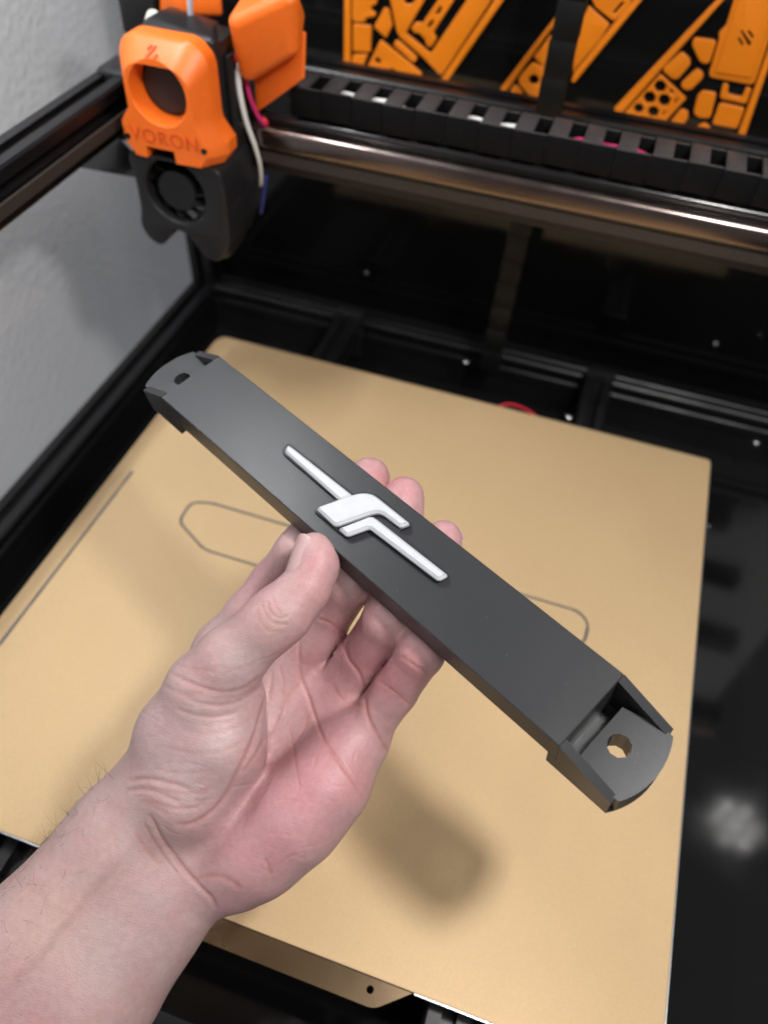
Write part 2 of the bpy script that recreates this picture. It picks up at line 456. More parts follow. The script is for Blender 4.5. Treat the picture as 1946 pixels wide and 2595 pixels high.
sp = box('side_panel', (-0.2500, -0.33, -0.045), (-0.2470, 0.277, 0.50), glassy())
tag(sp, 'clear acrylic side panel on the left of the printer frame', 'side panel')

# ------------------------------------------------------------------ rear panel with raised orange pieces
YB = 0.292
rear = thing('rear_panel', 'glossy black rear panel with orange printed pieces in slanted stripes', 'rear panel', (0, YB, -0.04))
box('backing', (-0.250, YB, -0.10), (0.34, YB + 0.004, 0.42), M_gloss, rear)
def pcs(ox, oy, s, pts): return [(ox + s * x, oy + s * y) for x, y in pts]
def deco(loops_px, r=0.0012, th=0.0022, material=M_orange2):
    loops = []
    for i, lp in enumerate(loops_px):
        q = []
        for (u, v) in lp:
            p = at(u, v, 1, YB - th); q.append((p[0], p[2]))
        loops.append(fillet(q, r if i == 0 else 0.0003, 4))
    m = frame_m((0, YB - 0.0001, 0), (1, 0, 0), (0, 0, 1), (0, -1, 0))
    return plate('orange_piece', loops, th, material, rear, m, 0.0005)
A = lambda *p: pcs(860, 0, 0.2411, p)
B = lambda *p: pcs(1250, 0, 0.2411, p)
C_ = lambda *p: pcs(1500, 0, 0.2688, p)
def hole(fn, cx, cy, r, n=12): return fn(*[(cx + r * math.cos(2 * math.pi * k / n), cy + r * math.sin(2 * math.pi * k / n)) for k in range(n)])
deco([A((50, -250), (118, -250), (115, 690), (45, 690))], 0.0003)
deco([A((135, -60), (400, -60), (390, 45), (330, 70), (330, 110), (380, 140), (370, 180), (280, 190), (265, 240), (150, 235), (130, 200))])
deco([A((140, 250), (325, 270), (335, 300), (325, 552), (140, 540))])
deco([A((140, 575), (298, 570), (240, 720), (150, 720), (128, 640))])
deco([A((470, 80), (520, 100), (555, 270), (490, 405), (360, 285))])
deco([A((430, 420), (860, 770), (860, 830), (650, 830), (560, 715), (500, 745), (420, 750), (275, 740)), hole(A, 402, 640, 32)])
deco([A((600, 415), (822, 610), (780, 672), (562, 470))], 0.003)
deco([A((520, -60), (650, -60), (690, 45), (760, 45), (850, -60), (930, -60), (695, 350), (955, 565), (1380, -60), (1640, -60), (1085, 780), (1050, 790), (870, 600), (640, 400), (600, 330))])
deco([A((870, 245), (1075, -60), (1245, -60), (985, 345), (1020, 410), (960, 500), (915, 480), (900, 420), (840, 350), (790, 350), (750, 300), (800, 235)),
      A((1055, 65), (1080, 85), (1035, 160), (1005, 145)), A((970, 205), (992, 225), (945, 302), (918, 285))], 0.0008)
deco([[(1270, -26), (1296, -26), (1132, 208), (1117, 205), (1119, 198)]], 0.0003)
deco([B((900, -150), (960, -150), (780, 70), (120, 985), (75, 970), (75, 930))], 0.0003)
deco([B((600, 375), (690, 315), (790, 350), (680, 440), (575, 570), (630, 640), (575, 755), (420, 600))])
deco([B((410, 655), (520, 710), (600, 790), (600, 860), (520, 1060), (420, 1060), (265, 880), (265, 820)), hole(B, 425, 840, 54)], 0.002)
deco([B((160, 985), (215, 895), (260, 910), (330, 1025), (170, 1010))])
deco([B((1000, 60), (1050, 110), (1220, 260), (1120, 420), (830, 760), (850, 530), (900, 300))])
deco([B((1610, -150), (1690, -150), (850, 870), (815, 860), (850, 760), (1120, 430), (1250, 260))], 0.0003)
deco([B((1000, -90), (1490, -90), (1430, 60), (1290, 205), (1250, 222), (1065, 70)), B((1350, 15), (1375, 35), (1270, 150), (1250, 135))])
deco([C_((1330, -170), (1400, -170), (275, 1072), (210, 1062), (210, 1020))], 0.0003)
deco([C_((960, 355), (1150, 380), (1165, 410), (1105, 595), (1050, 605), (1010, 580), (935, 420))], 0.002)
deco([C_((840, 485), (920, 555), (925, 610), (810, 745), (760, 750), (670, 680), (670, 640))], 0.002)
deco([C_((985, 645), (1045, 690), (1040, 740), (930, 850), (880, 855), (835, 820), (840, 780))], 0.003)
deco([C_((640, 700), (885, 930), (690, 1145), (600, 1145), (530, 1135), (290, 1080)), hole(C_, 640, 815, 62, 6), hole(C_, 540, 920, 62, 6), hole(C_, 678, 945, 62, 6),
      hole(C_, 437, 1022, 50, 6), hole(C_, 575, 1053, 56, 6), C_((715, 835), (745, 840), (778, 893), (740, 880)), C_((770, 985), (775, 945), (822, 920)), C_((655, 1095), (665, 1060), (715, 1030))], 0.0006)
deco([C_((830, 1030), (900, 1050), (905, 1110), (850, 1190), (720, 1170))])
deco([C_((1040, 855), (1172, 878), (1110, 1118), (1000, 1112), (952, 1070), (990, 900))], 0.002)
deco([C_((1230, 785), (1288, 800), (1268, 885), (1412, 920), (1448, 820), (1502, 838), (1450, 985), (1198, 932))], 0.002)
deco([C_((1198, 970), (1438, 1020), (1362, 1218), (1125, 1172))], 0.002)
deco([C_((1800, 60), (1860, 60), (1436, 1290), (1375, 1275), (1380, 1240))], 0.0003)
deco([C_((1385, -170), (1850, -170), (1530, 780), (1490, 800), (1110, 730), (1100, 690), (1195, 360), (1190, 310), (1225, 275), (1260, 240))], 0.001)
deco([C_((1420, -150), (1790, -150), (1500, 740), (1165, 690), (1160, 660))], 0.0008, 0.0032)
deco([C_((990, 1190), (1060, 1160), (1110, 1200), (1100, 1230), (1000, 1225))], 0.0005)
def slash(fn, pts, th=0.0034):
    q = [at(u, v, 1, YB - th) for u, v in fn(*pts)]
    return plate('slot_mark', [fillet([(p[0], p[2]) for p in q], 0.0003)], th, M_gloss, rear, frame_m((0, YB - 0.0001, 0), (1, 0, 0), (0, 0, 1), (0, -1, 0)))
slash(C_, [(1395, 285), (1410, 280), (1500, 405), (1485, 425), (1465, 420)])
slash(C_, [(1370, 360), (1385, 345), (1425, 410), (1410, 430)])
slash(C_, [(1460, 290), (1480, 280), (1522, 340), (1508, 362)])

# ------------------------------------------------------------------ gantry
gan = thing('gantry', 'black gantry with glossy cross beam and rail carrying the orange toolhead', 'gantry', (0, 0.16, 0.15))
extrusion('extrusion', (-0.205, -0.30, 0.176), (-0.205, 0.24, 0.176), gan)
GX = -0.205
box('rail', (GX - 0.006, -0.30, 0.1580), (GX + 0.006, 0.24, 0.1658), M_steel, gan, 0.0012)
box('belt', (GX + 0.0125, -0.30, 0.168), (GX + 0.0138, 0.20, 0.174), M_belt, gan)
extrusion('extrusion', (-0.25, 0.252, 0.160), (0.30, 0.252, 0.160), gan)
M_beam = mat('gloss_black_beam', (0.010, 0.009, 0.009), 0.20, spec=0.6, rvar=0.05)
box('cross_beam', (-0.205, 0.1585, 0.1545), (0.29, 0.178, 0.1765), M_beam, gan, 0.003, 4)
box('rail', (-0.19, 0.1500, 0.1600), (0.29, 0.1583, 0.1728), M_steel, gan, 0.0040, 6)
# belts below the rail, with teeth
def toothed(y, z0, z1):
    bm = bmesh.new()
    add_box(bm, np.array((-0.19, y, z0)), np.array((0.29, y + 0.0012, z1)))
    for i in range(240):
        x = -0.19 + i * 0.002
        add_box(bm, np.array((x, y - 0.0006, z0)), np.array((x + 0.001, y + 0.0002, z1)))
    return link('belt', bm_mesh('belt', bm), M_belt, gan)
toothed(0.1535, 0.1525, 0.1585)
toothed(0.1615, 0.1440, 0.1500)
# carriage plate on the left rail end that holds the beam
hull('joint_block', [(x, y, z) for x in (-0.214, -0.186) for y in (0.146, 0.186) for z in (0.150, 0.1885)], M_plastic, gan, 0.003)
hull('joint_plate', [at(u, v, 2, z) for u, v, z in ((205, 425, 0.148), (300, 345, 0.148), (380, 430, 0.148), (345, 450, 0.148), (205, 425, 0.1450), (300, 345, 0.1450), (380, 430, 0.1450), (345, 450, 0.1450))], M_plastic, gan, 0.0005)

# ------------------------------------------------------------------ cable chain on the beam
ch = thing('cable_chain', 'black cable drag chain of open links lying above the cross beam', 'cable chain', (0, 0.165, 0.19))
def link_mesh():
    bm = bmesh.new()
    add_box(bm, np.array((0, 0, 0)), np.array((0.01685, 0.0016, 0.0148)), 0.0003)             # near cheek
    add_box(bm, np.array((0, 0.0190, 0)), np.array((0.01685, 0.0206, 0.0148)), 0.0003)       # far cheek
    add_box(bm, np.array((0.0004, 0.0004, 0.0136)), np.array((0.0098, 0.0202, 0.0154)), 0.0004)   # top bridge
    add_box(bm, np.array((0.0010, 0.0014, 0.0)), np.array((0.0120, 0.0192, 0.0014)), 0.0004)
    return bm_mesh('chain_link', bm, 40)
M_chain = mat('black_chain_cheek', (0.005, 0.005, 0.0055), 0.42, spec=0.15, bump=0.1)
M_chain2 = mat('top_lit_chain_bridge', (0.052, 0.044, 0.044), 0.45, bump=0.1, var=0.15, vscale=120)  # paler grey-brown puts the light falling on the link tops into the colour
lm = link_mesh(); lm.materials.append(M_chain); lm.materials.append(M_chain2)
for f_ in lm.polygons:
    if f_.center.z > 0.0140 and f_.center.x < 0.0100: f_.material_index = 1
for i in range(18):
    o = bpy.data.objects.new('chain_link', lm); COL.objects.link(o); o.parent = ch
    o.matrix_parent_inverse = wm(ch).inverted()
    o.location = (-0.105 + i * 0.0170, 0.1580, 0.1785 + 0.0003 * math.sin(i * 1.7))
def peek(us, y, z, r, material):
    pts = [(x, y + (0.001 if i % 2 else 0), z - (0.006 if i in (0, len(us) - 1) else 0)) for i, x in enumerate(us)]
    return tube('cable', pts, r, material, ch)
peek([-0.098, -0.082, -0.066, -0.050, -0.036], 0.1668, 0.1890, 0.0022, M_white_wire)
peek([-0.030, -0.012, 0.004, 0.018, 0.030], 0.1665, 0.1890, 0.0021, M_white_wire)
peek([0.034, 0.046, 0.060, 0.074, 0.092], 0.1665, 0.1892, 0.0019, M_pink_wire)
peek([-0.10, -0.04, 0.02, 0.08, 0.14, 0.19], 0.1700, 0.1860, 0.0022, M_plastic2)

# vertical chain / column standing in front of the rear panel
vc = thing('vertical_cable_chain', 'upright black cable chain hanging in front of the rear panel', 'cable chain', (0.021, 0.228, -0.015))
vb = bmesh.new()
add_box(vb, np.array((0, 0, 0)), np.array((0.0138, 0.012, 0.01865)), 0.0004)
add_cyl(vb, (0.0069, -0.0004, 0.004), (0.0069, 0.0004, 0.004), 0.0016, None, 14)
vm = bm_mesh('chain_link', vb, 40); vm.materials.append(mat('dull_black_chain', (0.005, 0.005, 0.005), 0.5, spec=0.25))
for i in range(16):
    o = bpy.data.objects.new('chain_link', vm); COL.objects.link(o); o.parent = vc
    o.matrix_parent_inverse = wm(vc).inverted()
    zz = -0.012 + i * 0.0187
    o.location = (0.0095 + 0.008 * i / 15, 0.226, zz)

# ------------------------------------------------------------------ toolhead
th = thing('toolhead', 'orange and black print head with round fan openings on the gantry', 'toolhead', (-0.150, 0.13, 0.108))
XC = -0.1540
def shell_loop(y_off, grow):
    pass
def loft_shell():
    # orange front shell: back outline and inset front outline with a funnel shaped fan opening
    back = [(-24, 56), (-24, 20), (-25, 15.5), (-31, 13), (-31.5, 8), (-26.5, 3), (-26, 0), (-12.5, -0.5), (-11.8, 6.0), (4.0, 6.0), (4.4, -0.5), (21, -0.5), (29, 1.5), (31, 8), (30, 15), (25, 22), (24, 30), (24, 56)]
    return back
zb0 = 0.1645
def ring(n):
    return [2 * math.pi * k / n for k in range(n)]
def rounded_outline(hw, ztop, r, zlow, n=8):
    pts = []
    for k in range(n + 1):
        a = math.pi - k / n * math.pi / 2
        pts.append((-hw + r + r * math.cos(a), ztop - r + r * math.sin(a)))
    for k in range(n + 1):
        a = math.pi / 2 - k / n * math.pi / 2
        pts.append((hw - r + r * math.cos(a), ztop - r + r * math.sin(a)))
    return pts
def shell():
    nA = 64
    hole_c = (0.0, 0.0355)
    def outline(hw, ztop, r, flare, fz):
        p = rounded_outline(hw, ztop, r, 0)
        right = [(hw, 0.024), (hw + 0.0005, 0.020), (hw + flare, 0.012), (hw + flare, 0.006), (hw + flare - 0.004, 0.0005)]
        bottom = [(0.0045, 0.0), (0.0042, 0.0062), (-0.0118, 0.0062), (-0.0122, 0.0)]
        left = [(-x, z) for x, z in right[::-1]]
        return p + right + bottom + left
    LA = outline(0.0240, 0.0560, 0.0120, 0.0065, 0)
    LM = outline(0.0225, 0.0545, 0.0120, 0.0060, 0)
    LF = outline(0.0178, 0.0462, 0.0100, 0.0045, 0)
    def lift(l, y, low_y=None):
        return [(XC + x, y, zb0 + z) for x, z in l]
    bm = bmesh.new()
    rings = [lift(LA, 0.1290), lift(LA, 0.1205), lift(LM, 0.1175), lift(LF, 0.1100)]
    vs = [[bm.verts.new(p) for p in r_] for r_ in rings]
    n = len(vs[0])
    for a, b in zip(vs[:-1], vs[1:]):
        for i in range(n): bm.faces.new((a[i], a[(i + 1) % n], b[(i + 1) % n], b[i]))
    # front face with hole: bridge front ring to circle
    crs = []
    for (y, r) in ((0.1100, 0.0158), (0.1104, 0.0153), (0.1185, 0.0143), (0.124, 0.0141)):
        crs.append([bm.verts.new((XC + hole_c[0] + r * math.cos(a), y, zb0 + 0.0335 + r * math.sin(a))) for a in ring(nA)])
    for a, b in zip(crs[:-1], crs[1:]):
        for i in range(nA): bm.faces.new((a[i], a[(i + 1) % nA], b[(i + 1) % nA], b[i]))
    eo = [bm.edges.get((vs[-1][i], vs[-1][(i + 1) % n])) for i in range(n)]
    ei = [bm.edges.get((crs[0][i], crs[0][(i + 1) % nA])) for i in range(nA)]
    bmesh.ops.triangle_fill(bm, use_beauty=True, use_dissolve=False, edges=eo + ei)
    me = bm_mesh('front_shell', bm, 28)
    return link('front_shell', me, M_orange, th)
sh = shell()
def ylift(name, loop, y0_, y1_, material, parent, bevel=0.0):
    me = plate_mesh(name, [loop], y1_ - y0_, bevel)
    me.transform(frame_m((0, y1_, 0), (1, 0, 0), (0, 0, 1), (0, -1, 0)))
    return link(name, me, material, parent)
# lettering and mark on the shell
def text_part(s, loc, size, rotx, material, parent, ext=0.00025):
    cu = bpy.data.curves.new('lettering', 'FONT'); cu.body = s; cu.size = size; cu.extrude = ext; cu.align_x = 'CENTER'; cu.align_y = 'CENTER'
    cu.space_character = 1.15
    o = bpy.data.objects.new('lettering', cu); COL.objects.link(o)
    dg = bpy.context.evaluated_depsgraph_get(); dg.update()
    me = bpy.data.meshes.new_from_object(o.evaluated_get(dg))
    bpy.data.objects.remove(o)
    me.transform(Matrix.Translation(loc) @ Matrix.Rotation(rotx, 4, 'X'))
    return link('lettering', me, material, parent)
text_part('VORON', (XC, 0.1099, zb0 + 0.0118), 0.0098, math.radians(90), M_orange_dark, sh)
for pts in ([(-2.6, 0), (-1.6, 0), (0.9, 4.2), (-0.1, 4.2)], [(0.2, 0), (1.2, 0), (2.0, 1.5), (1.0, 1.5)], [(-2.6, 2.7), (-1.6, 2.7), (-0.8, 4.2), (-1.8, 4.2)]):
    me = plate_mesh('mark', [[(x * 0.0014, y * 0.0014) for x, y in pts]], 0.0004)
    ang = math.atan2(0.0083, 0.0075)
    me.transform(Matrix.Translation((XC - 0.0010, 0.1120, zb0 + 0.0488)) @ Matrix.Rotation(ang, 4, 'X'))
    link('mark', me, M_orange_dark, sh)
for sx in (-1, 1):
    cyl('screw_hole', (XC + sx * 0.0215, 0.1098, zb0 + 0.0095), (XC + sx * 0.0215, 0.1125, zb0 + 0.0095), 0.0016, M_gloss, sh, seg=16)
# fan behind the opening
fan = cyl('hotend_fan', (XC, 0.1215, zb0 + 0.0335), (XC, 0.1300, zb0 + 0.0335), 0.0150, M_gloss, th, seg=40)
fh = cyl('hub', (XC, 0.1200, zb0 + 0.0335), (XC, 0.1216, zb0 + 0.0335), 0.0126, mat('fan_label', (0.030, 0.022, 0.022), 0.5), fan, seg=40)
# heat sink body behind the shell
box('core', (XC - 0.0225, 0.1292, zb0 - 0.012), (XC + 0.0225, 0.158, zb0 + 0.052), M_plastic, th, 0.002)
# lower duct housing
duct = [(-0.0270, 0.0005), (0.0270, 0.0005), (0.0290, -0.010), (0.0285, -0.040), (0.0240, -0.0520), (0.0160, -0.0560), (0.0090, -0.0510), (0.0030, -0.0415), (-0.0060, -0.0400), (-0.0105, -0.0480), (-0.0165, -0.0535), (-0.0235, -0.0500), (-0.0275, -0.0420), (-0.0250, -0.0330), (-0.0245, -0.0150)]
FC = (XC - 0.0010, zb0 - 0.0185)
dl = [fillet([(XC + x, zb0 - 0.0008 + z) for x, z in duct], 0.006), circle(FC, 0.0176, 48)]
dm = plate_mesh('fan_duct', dl, 0.036, 0.0012)
dm.transform(frame_m((0, 0.1490, 0), (1, 0, 0), (0, 0, 1), (0, -1, 0)))
du = link('fan_duct', dm, M_plastic, th)
cyl('fan_well', (FC[0], 0.1215, FC[1]), (FC[0], 0.148, FC[1]), 0.0180, M_gloss, du, seg=48)
f2 = cyl('part_fan', (FC[0], 0.1150, FC[1]), (FC[0], 0.1214, FC[1]), 0.0108, M_plastic2, th, seg=40)
for k in range(11):
    a = 2 * math.pi * k / 11
    ca, sa = math.cos(a), math.sin(a)
    p = []
    for rr, tw in ((0.0105, 0.0), (0.0165, 0.0022)):
        for yy, dd in ((0.1155, -0.0016), (0.1210, 0.0016)):
            p.append((FC[0] + rr * ca - (tw + dd) * sa, yy, FC[1] + rr * sa + (tw + dd) * ca))
    vs_, fs_ = p + [(x, y + 0.0006, z) for x, y, z in p], [(0, 1, 3, 2), (4, 6, 7, 5), (0, 2, 6, 4), (1, 5, 7, 3), (2, 3, 7, 6), (0, 4, 5, 1)]
    link('blade', mesh_from('blade', vs_, fs_), M_plastic2, f2)
hull('nozzle_duct', [(XC + 0.004, 0.118, zb0 - 0.030), (XC + 0.0295, 0.116, zb0 - 0.022), (XC + 0.0295, 0.150, zb0 - 0.020), (XC + 0.004, 0.150, zb0 - 0.030), (XC + 0.012, 0.122, zb0 - 0.060), (XC + 0.022, 0.122, zb0 - 0.060), (XC + 0.022, 0.146, zb0 - 0.058), (XC + 0.012, 0.146, zb0 - 0.060)], M_plastic, th, 0.003)
# extruder block on top
ep = [at(u, v, 1, y) for u, v, y in ((350, 75, 0.1295), (545, 112, 0.1295), (366, 50, 0.135), (548, 88, 0.140), (402, 28, 0.150), (508, 42, 0.150), (560, 62, 0.165), (430, 24, 0.165))]
hull_round('extruder', ep + [p - np.array((0, 0, 0.014)) for p in ep], 0.003, M_plastic, th)
hull('extruder_cover', [at(u, v, 1, y) for u, v, y in ((402, -40, 0.172), (560, -40, 0.172), (405, 40, 0.172), (565, 42, 0.172), (402, -40, 0.182), (560, -40, 0.182), (405, 40, 0.182), (565, 42, 0.182))], M_orange, th, 0.002)
hull('motor', [at(u, v, 1, y) for u, v, y in ((290, -60, 0.17), (400, -60, 0.17), (315, 85, 0.17), (395, 75, 0.17), (290, -60, 0.2), (400, -60, 0.2), (315, 85, 0.2), (395, 75, 0.2))], M_plastic2, th, 0.002)
tube('filament_tube', [at(484, 42, 1, 0.150), at(482, 10, 1, 0.150), at(480, -60, 1, 0.152)], 0.0015, M_tube, th)
cyl('lever_knob', at(385, 55, 1, 0.150), at(385, 55, 1, 0.150) + np.array((0.004, -0.004, 0.004)), 0.0034, mat('ivory_plastic', (0.7, 0.68, 0.6), 0.5), th)
# orange hood behind, where the cable chain ends
ya = 0.146
Cq = at(716, 81, 1, ya); xr = Cq[0] + 0.010
hd = hull_round('chain_hood', [at(574, 58, 1, ya - 0.012), at(608, 80, 1, ya), at(700, 92, 1, ya), at(620, 206, 1, ya), at(762, 134, 0, xr),
     at(778, 30, 0, xr), at(750, -15, 0, xr), at(660, -50, 1, ya + 0.030), at(640, -20, 1, ya + 0.012)], 0.0055, M_orange, th)
hull_round('hood_tongue', [at(644, 190, 1, ya + 0.010), at(651, 282, 1, ya + 0.010), at(773, 194, 0, xr - 0.001), at(774, 80, 0, xr - 0.001), at(700, 100, 1, ya + 0.010), at(648, 190, 1, ya + 0.020), at(654, 276, 1, ya + 0.020), at(765, 188, 0, xr - 0.004)], 0.0012, M_orange, th)
# wiring down the side of the head
tube('wire_loom', [at(628, 110, 1, 0.150), at(612, 150, 1, 0.146), at(604, 205, 1, 0.145), at(622, 300, 1, 0.145), at(648, 375, 1, 0.148), at(660, 425, 1, 0.152), at(662, 470, 1, 0.158)], lambda t: 0.0019 - 0.0009 * t, M_white_wire, th)
tube('wire', [at(625, 95, 1, 0.150), at(600, 140, 1, 0.145), at(574, 190, 1, 0.148)], 0.0011, M_red_wire, th)
tube('wire', [at(622, 200, 1, 0.150), at(635, 250, 1, 0.150), at(655, 295, 1, 0.152), at(676, 320, 1, 0.154)], 0.0012, M_pink_wire, th)
tube('wire', [at(664, 300, 1, 0.154), at(674, 310, 1, 0.154), at(674, 325, 1, 0.156)], 0.0015, M_red_wire, th)
tube('wire', [at(675, 445, 1, 0.156), at(668, 500, 1, 0.156), at(662, 540, 1, 0.158)], 0.0009, M_blue_wire, th)
box('side_board', (XC + 0.0228, 0.138, zb0 - 0.03), (XC + 0.0255, 0.156, zb0 + 0.045), M_plastic2, th, 0.0008)

# ------------------------------------------------------------------ held bar
BW = np.array([[0.8834336409, 0.4557443781, -0.1088212473],
               [-0.4679677700, 0.8698350487, -0.1561830795],
               [0.0234769745, 0.1889022230, 0.9817152244]])
BO = np.array([-0.0733926063, -0.0470275572, 0.1588396566])
BL, BWD = 0.19189, 0.0284
bar = thing('handle_bar', 'long matte black printed handle bar with white emblem held above the gold plate', 'handle bar', matrix=frame_m(BO, BW[:, 0], BW[:, 1], BW[:, 2]))
BC = BW.T @ (CC - BO)
def onbar(u, v, z):
    d = BW.T @ ray(u, v)
    p = BC + d * (z - BC[2]) / d[2]
    return (p[0], p[1])
def bar_mat():
    m = mat('matte_black_print', (0.0052, 0.0054, 0.0060), 0.47, spec=0.28)
    nt, n, l = nodes_of(m); b = n['Principled BSDF']
    tc = n.new('ShaderNodeTexCoord')
    mp = n.new('ShaderNodeMapping'); mp.inputs['Scale'].default_value = (30, 2200, 2200)
    l.new(tc.outputs['Object'], mp.inputs['Vector'])
    a = n.new('ShaderNodeTexNoise'); a.inputs['Scale'].default_value = 1.0; a.inputs['Detail'].default_value = 3
    l.new(mp.outputs['Vector'], a.inputs['Vector'])
    g = n.new('ShaderNodeTexNoise'); g.inputs['Scale'].default_value = 2600; g.inputs['Detail'].default_value = 2
    l.new(tc.outputs['Object'], g.inputs['Vector'])
    ad = n.new('ShaderNodeMath'); ad.operation = 'ADD'; l.new(a.outputs['Fac'], ad.inputs[0]); l.new(g.outputs['Fac'], ad.inputs[1])
    bp = n.new('ShaderNodeBump'); bp.inputs['Strength'].default_value = 0.28; bp.inputs['Distance'].default_value = 0.00008
    l.new(ad.outputs[0], bp.inputs['Height']); l.new(bp.outputs['Normal'], b.inputs['Normal'])
    # pale dust specks
    v = n.new('ShaderNodeTexVoronoi'); v.inputs['Scale'].default_value = 260
    l.new(tc.outputs['Object'], v.inputs['Vector'])
    lt = n.new('ShaderNodeMath'); lt.operation = 'LESS_THAN'; lt.inputs[1].default_value = 0.045; l.new(v.outputs['Distance'], lt.inputs[0])
    wn = n.new('ShaderNodeMath'); wn.operation = 'MULTIPLY'; wn.inputs[1].default_value = 0.30; l.new(lt.outputs[0], wn.inputs[0])
    mx = n.new('ShaderNodeMix'); mx.data_type = 'RGBA'; mx.inputs['A'].default_value = (0.030, 0.031, 0.033, 1); mx.inputs['B'].default_value = (0.30, 0.30, 0.30, 1)
    l.new(wn.outputs[0], mx.inputs['Factor']); l.new(mx.outputs['Result'], b.inputs['Base Color'])
    r = n.new('ShaderNodeMapRange'); r.inputs['To Min'].default_value = 0.28; r.inputs['To Max'].default_value = 0.37
    c2 = n.new('ShaderNodeTexNoise'); c2.inputs['Scale'].default_value = 60; c2.inputs['Detail'].default_value = 4
    l.new(tc.outputs['Object'], c2.inputs['Vector']); l.new(c2.outputs['Fac'], r.inputs['Value']); l.new(r.outputs['Result'], b.inputs['Roughness'])
    return m
M_bar = bar_mat()
bbm = bmesh.new()
add_box(bbm, np.array((0, 0, -0.0121)), np.array((BL, BWD, 0)), 0.0003, 1)
link('body', bm_mesh('body', bbm), M_bar, bar, True)
def end_loop(xa, n=14):
    # footprint of the end foot: straight sides, bowed end
    x_r, x_e = BL + 0.0182, BL + 0.0226
    s = x_e - x_r; R_ = ((BWD / 2) ** 2 + s * s) / (2 * s); cx = x_e - R_
    a0 = math.asin(BWD / 2 / R_)
    arc = [(cx + R_ * math.cos(a), BWD / 2 + R_ * math.sin(a)) for a in np.linspace(-a0, a0, n)]
    return arc
HC = (BL + 0.0104, BWD / 2)
hole6 = [(HC[0] + 0.00345 * math.cos(2 * math.pi * k / 10 + 0.2), HC[1] + 0.00345 * math.sin(2 * math.pi * k / 10 + 0.2)) for k in range(10)]
def end_bracket():
    arc = end_loop(0)
    foot = [(BL - 0.0030, 0.0)] + arc + [(BL - 0.0030, BWD)]
    m1 = plate_mesh('a', [foot, hole6], 0.0012); m1.transform(Matrix.Translation((0, 0, -0.0200)))
    boss = [(BL + 0.0044, 0.0047), (BL + 0.0160, 0.0016)] + [(x, min(max(y, 0.0010), BWD - 0.0010)) for x, y in arc if 0.0004 < y < BWD - 0.0004] + [(BL + 0.0160, BWD - 0.0016), (BL + 0.0044, BWD - 0.0047)]
    m2 = plate_mesh('b', [boss, hole6], 0.0099); m2.transform(Matrix.Translation((0, 0, -0.0188)))
    bm = bmesh.new()
    bm.from_mesh(m1); bm.from_mesh(m2)
    for ya_, yb_ in ((0.0, 0.0029), (BWD - 0.0029, BWD)):          # sloping ribs down both sides
        prof = [(BL - 0.0030, -0.01881), (BL - 0.0030, -0.01211), (BL + 0.00002, -0.01211), (BL + 0.00002, -0.00003), (BL + 0.0182, -0.0092), (BL + 0.0182, -0.01881)]
        a = [bm.verts.new((x, ya_ + 0.00002, z)) for x, z in prof]; b = [bm.verts.new((x, yb_ - 0.00002, z)) for x, z in prof]
        bm.faces.new(a); bm.faces.new(b[::-1])
        for i in range(6): bm.faces.new((a[i], b[i], b[(i + 1) % 6], a[(i + 1) % 6]))
    add_box(bm, np.array((BL - 0.0030, 0.0029, -0.01882)), np.array((BL - 0.00003, BWD - 0.0029, -0.0122)))
    for m_ in (m1, m2): bpy.data.meshes.remove(m_)
    return bm_mesh('end_bracket', bm)
eb = end_bracket(); eb.materials.append(M_bar)
link('end_bracket', eb, M_bar, bar, True)
eb2 = link('end_bracket', eb.copy(), M_bar, bar, True)
eb2.data.transform(Matrix.Translation((BL, 0, 0)) @ Matrix.Diagonal((-1, 1, 1, 1)))
eb2.data.flip_normals()

# emblem: black bases with white raised pieces
M_white = layered('white_print', (0.46, 0.47, 0.495), 0.45, 'Z', 0.0002, 0.35)
M_base = mat('black_emblem_base', (0.018, 0.018, 0.020), 0.45)
ZT = 0.0031
def em(pts, z=ZT): return [onbar(u, v, z) for u, v in pts]
em_base = fillet(em([(716, 1141), (727, 1123), (738, 1127), (895, 1250), (925, 1245), (955, 1253), (1041, 1326), (1039, 1333), (1009, 1345), (1137, 1456), (1135, 1463), (1111, 1474), (1102, 1472), (936, 1342), (884, 1361), (874, 1361), (797, 1296), (797, 1290), (852, 1266), (718, 1150)], 0.0011), 0.0012, 5)
pieceA = fillet(em([(721, 1143), (729, 1126), (737, 1130), (893, 1254), (866, 1266), (857, 1264)], 0.0025), 0.0012, 5)
pieceB = fillet(em([(801, 1288), (812, 1281), (889, 1254), (908, 1249), (927, 1248), (943, 1251), (957, 1260), (1037, 1324), (1034, 1328), (1018, 1334), (1011, 1333), (972, 1303), (958, 1298), (942, 1300), (856, 1330), (846, 1330)], ZT), 0.0009, 5)
pieceC = fillet(em([(857, 1337), (934, 1307), (944, 1307), (957, 1316), (1133, 1454), (1131, 1459), (1116, 1467), (1107, 1467), (938, 1338), (931, 1338), (884, 1355), (876, 1355)], ZT), 0.0010, 5)
link('emblem_base', plate_mesh('emblem_base', [em_base], 0.0011, 0.00025), M_base, bar, True)
for nm, pc, z0_, z1_, bv in (('emblem_piece', pieceA, 0.0008, 0.0027, 0.00075), ('emblem_piece', pieceB, 0.0008, 0.0035, 0.00085), ('emblem_piece', pieceC, 0.0008, 0.0032, 0.00085)):
    me = plate_mesh(nm, [pc], z1_ - z0_, bv, 0); me.transform(Matrix.Translation((0, 0, z0_)))
    link(nm, me, M_white, bar, True)

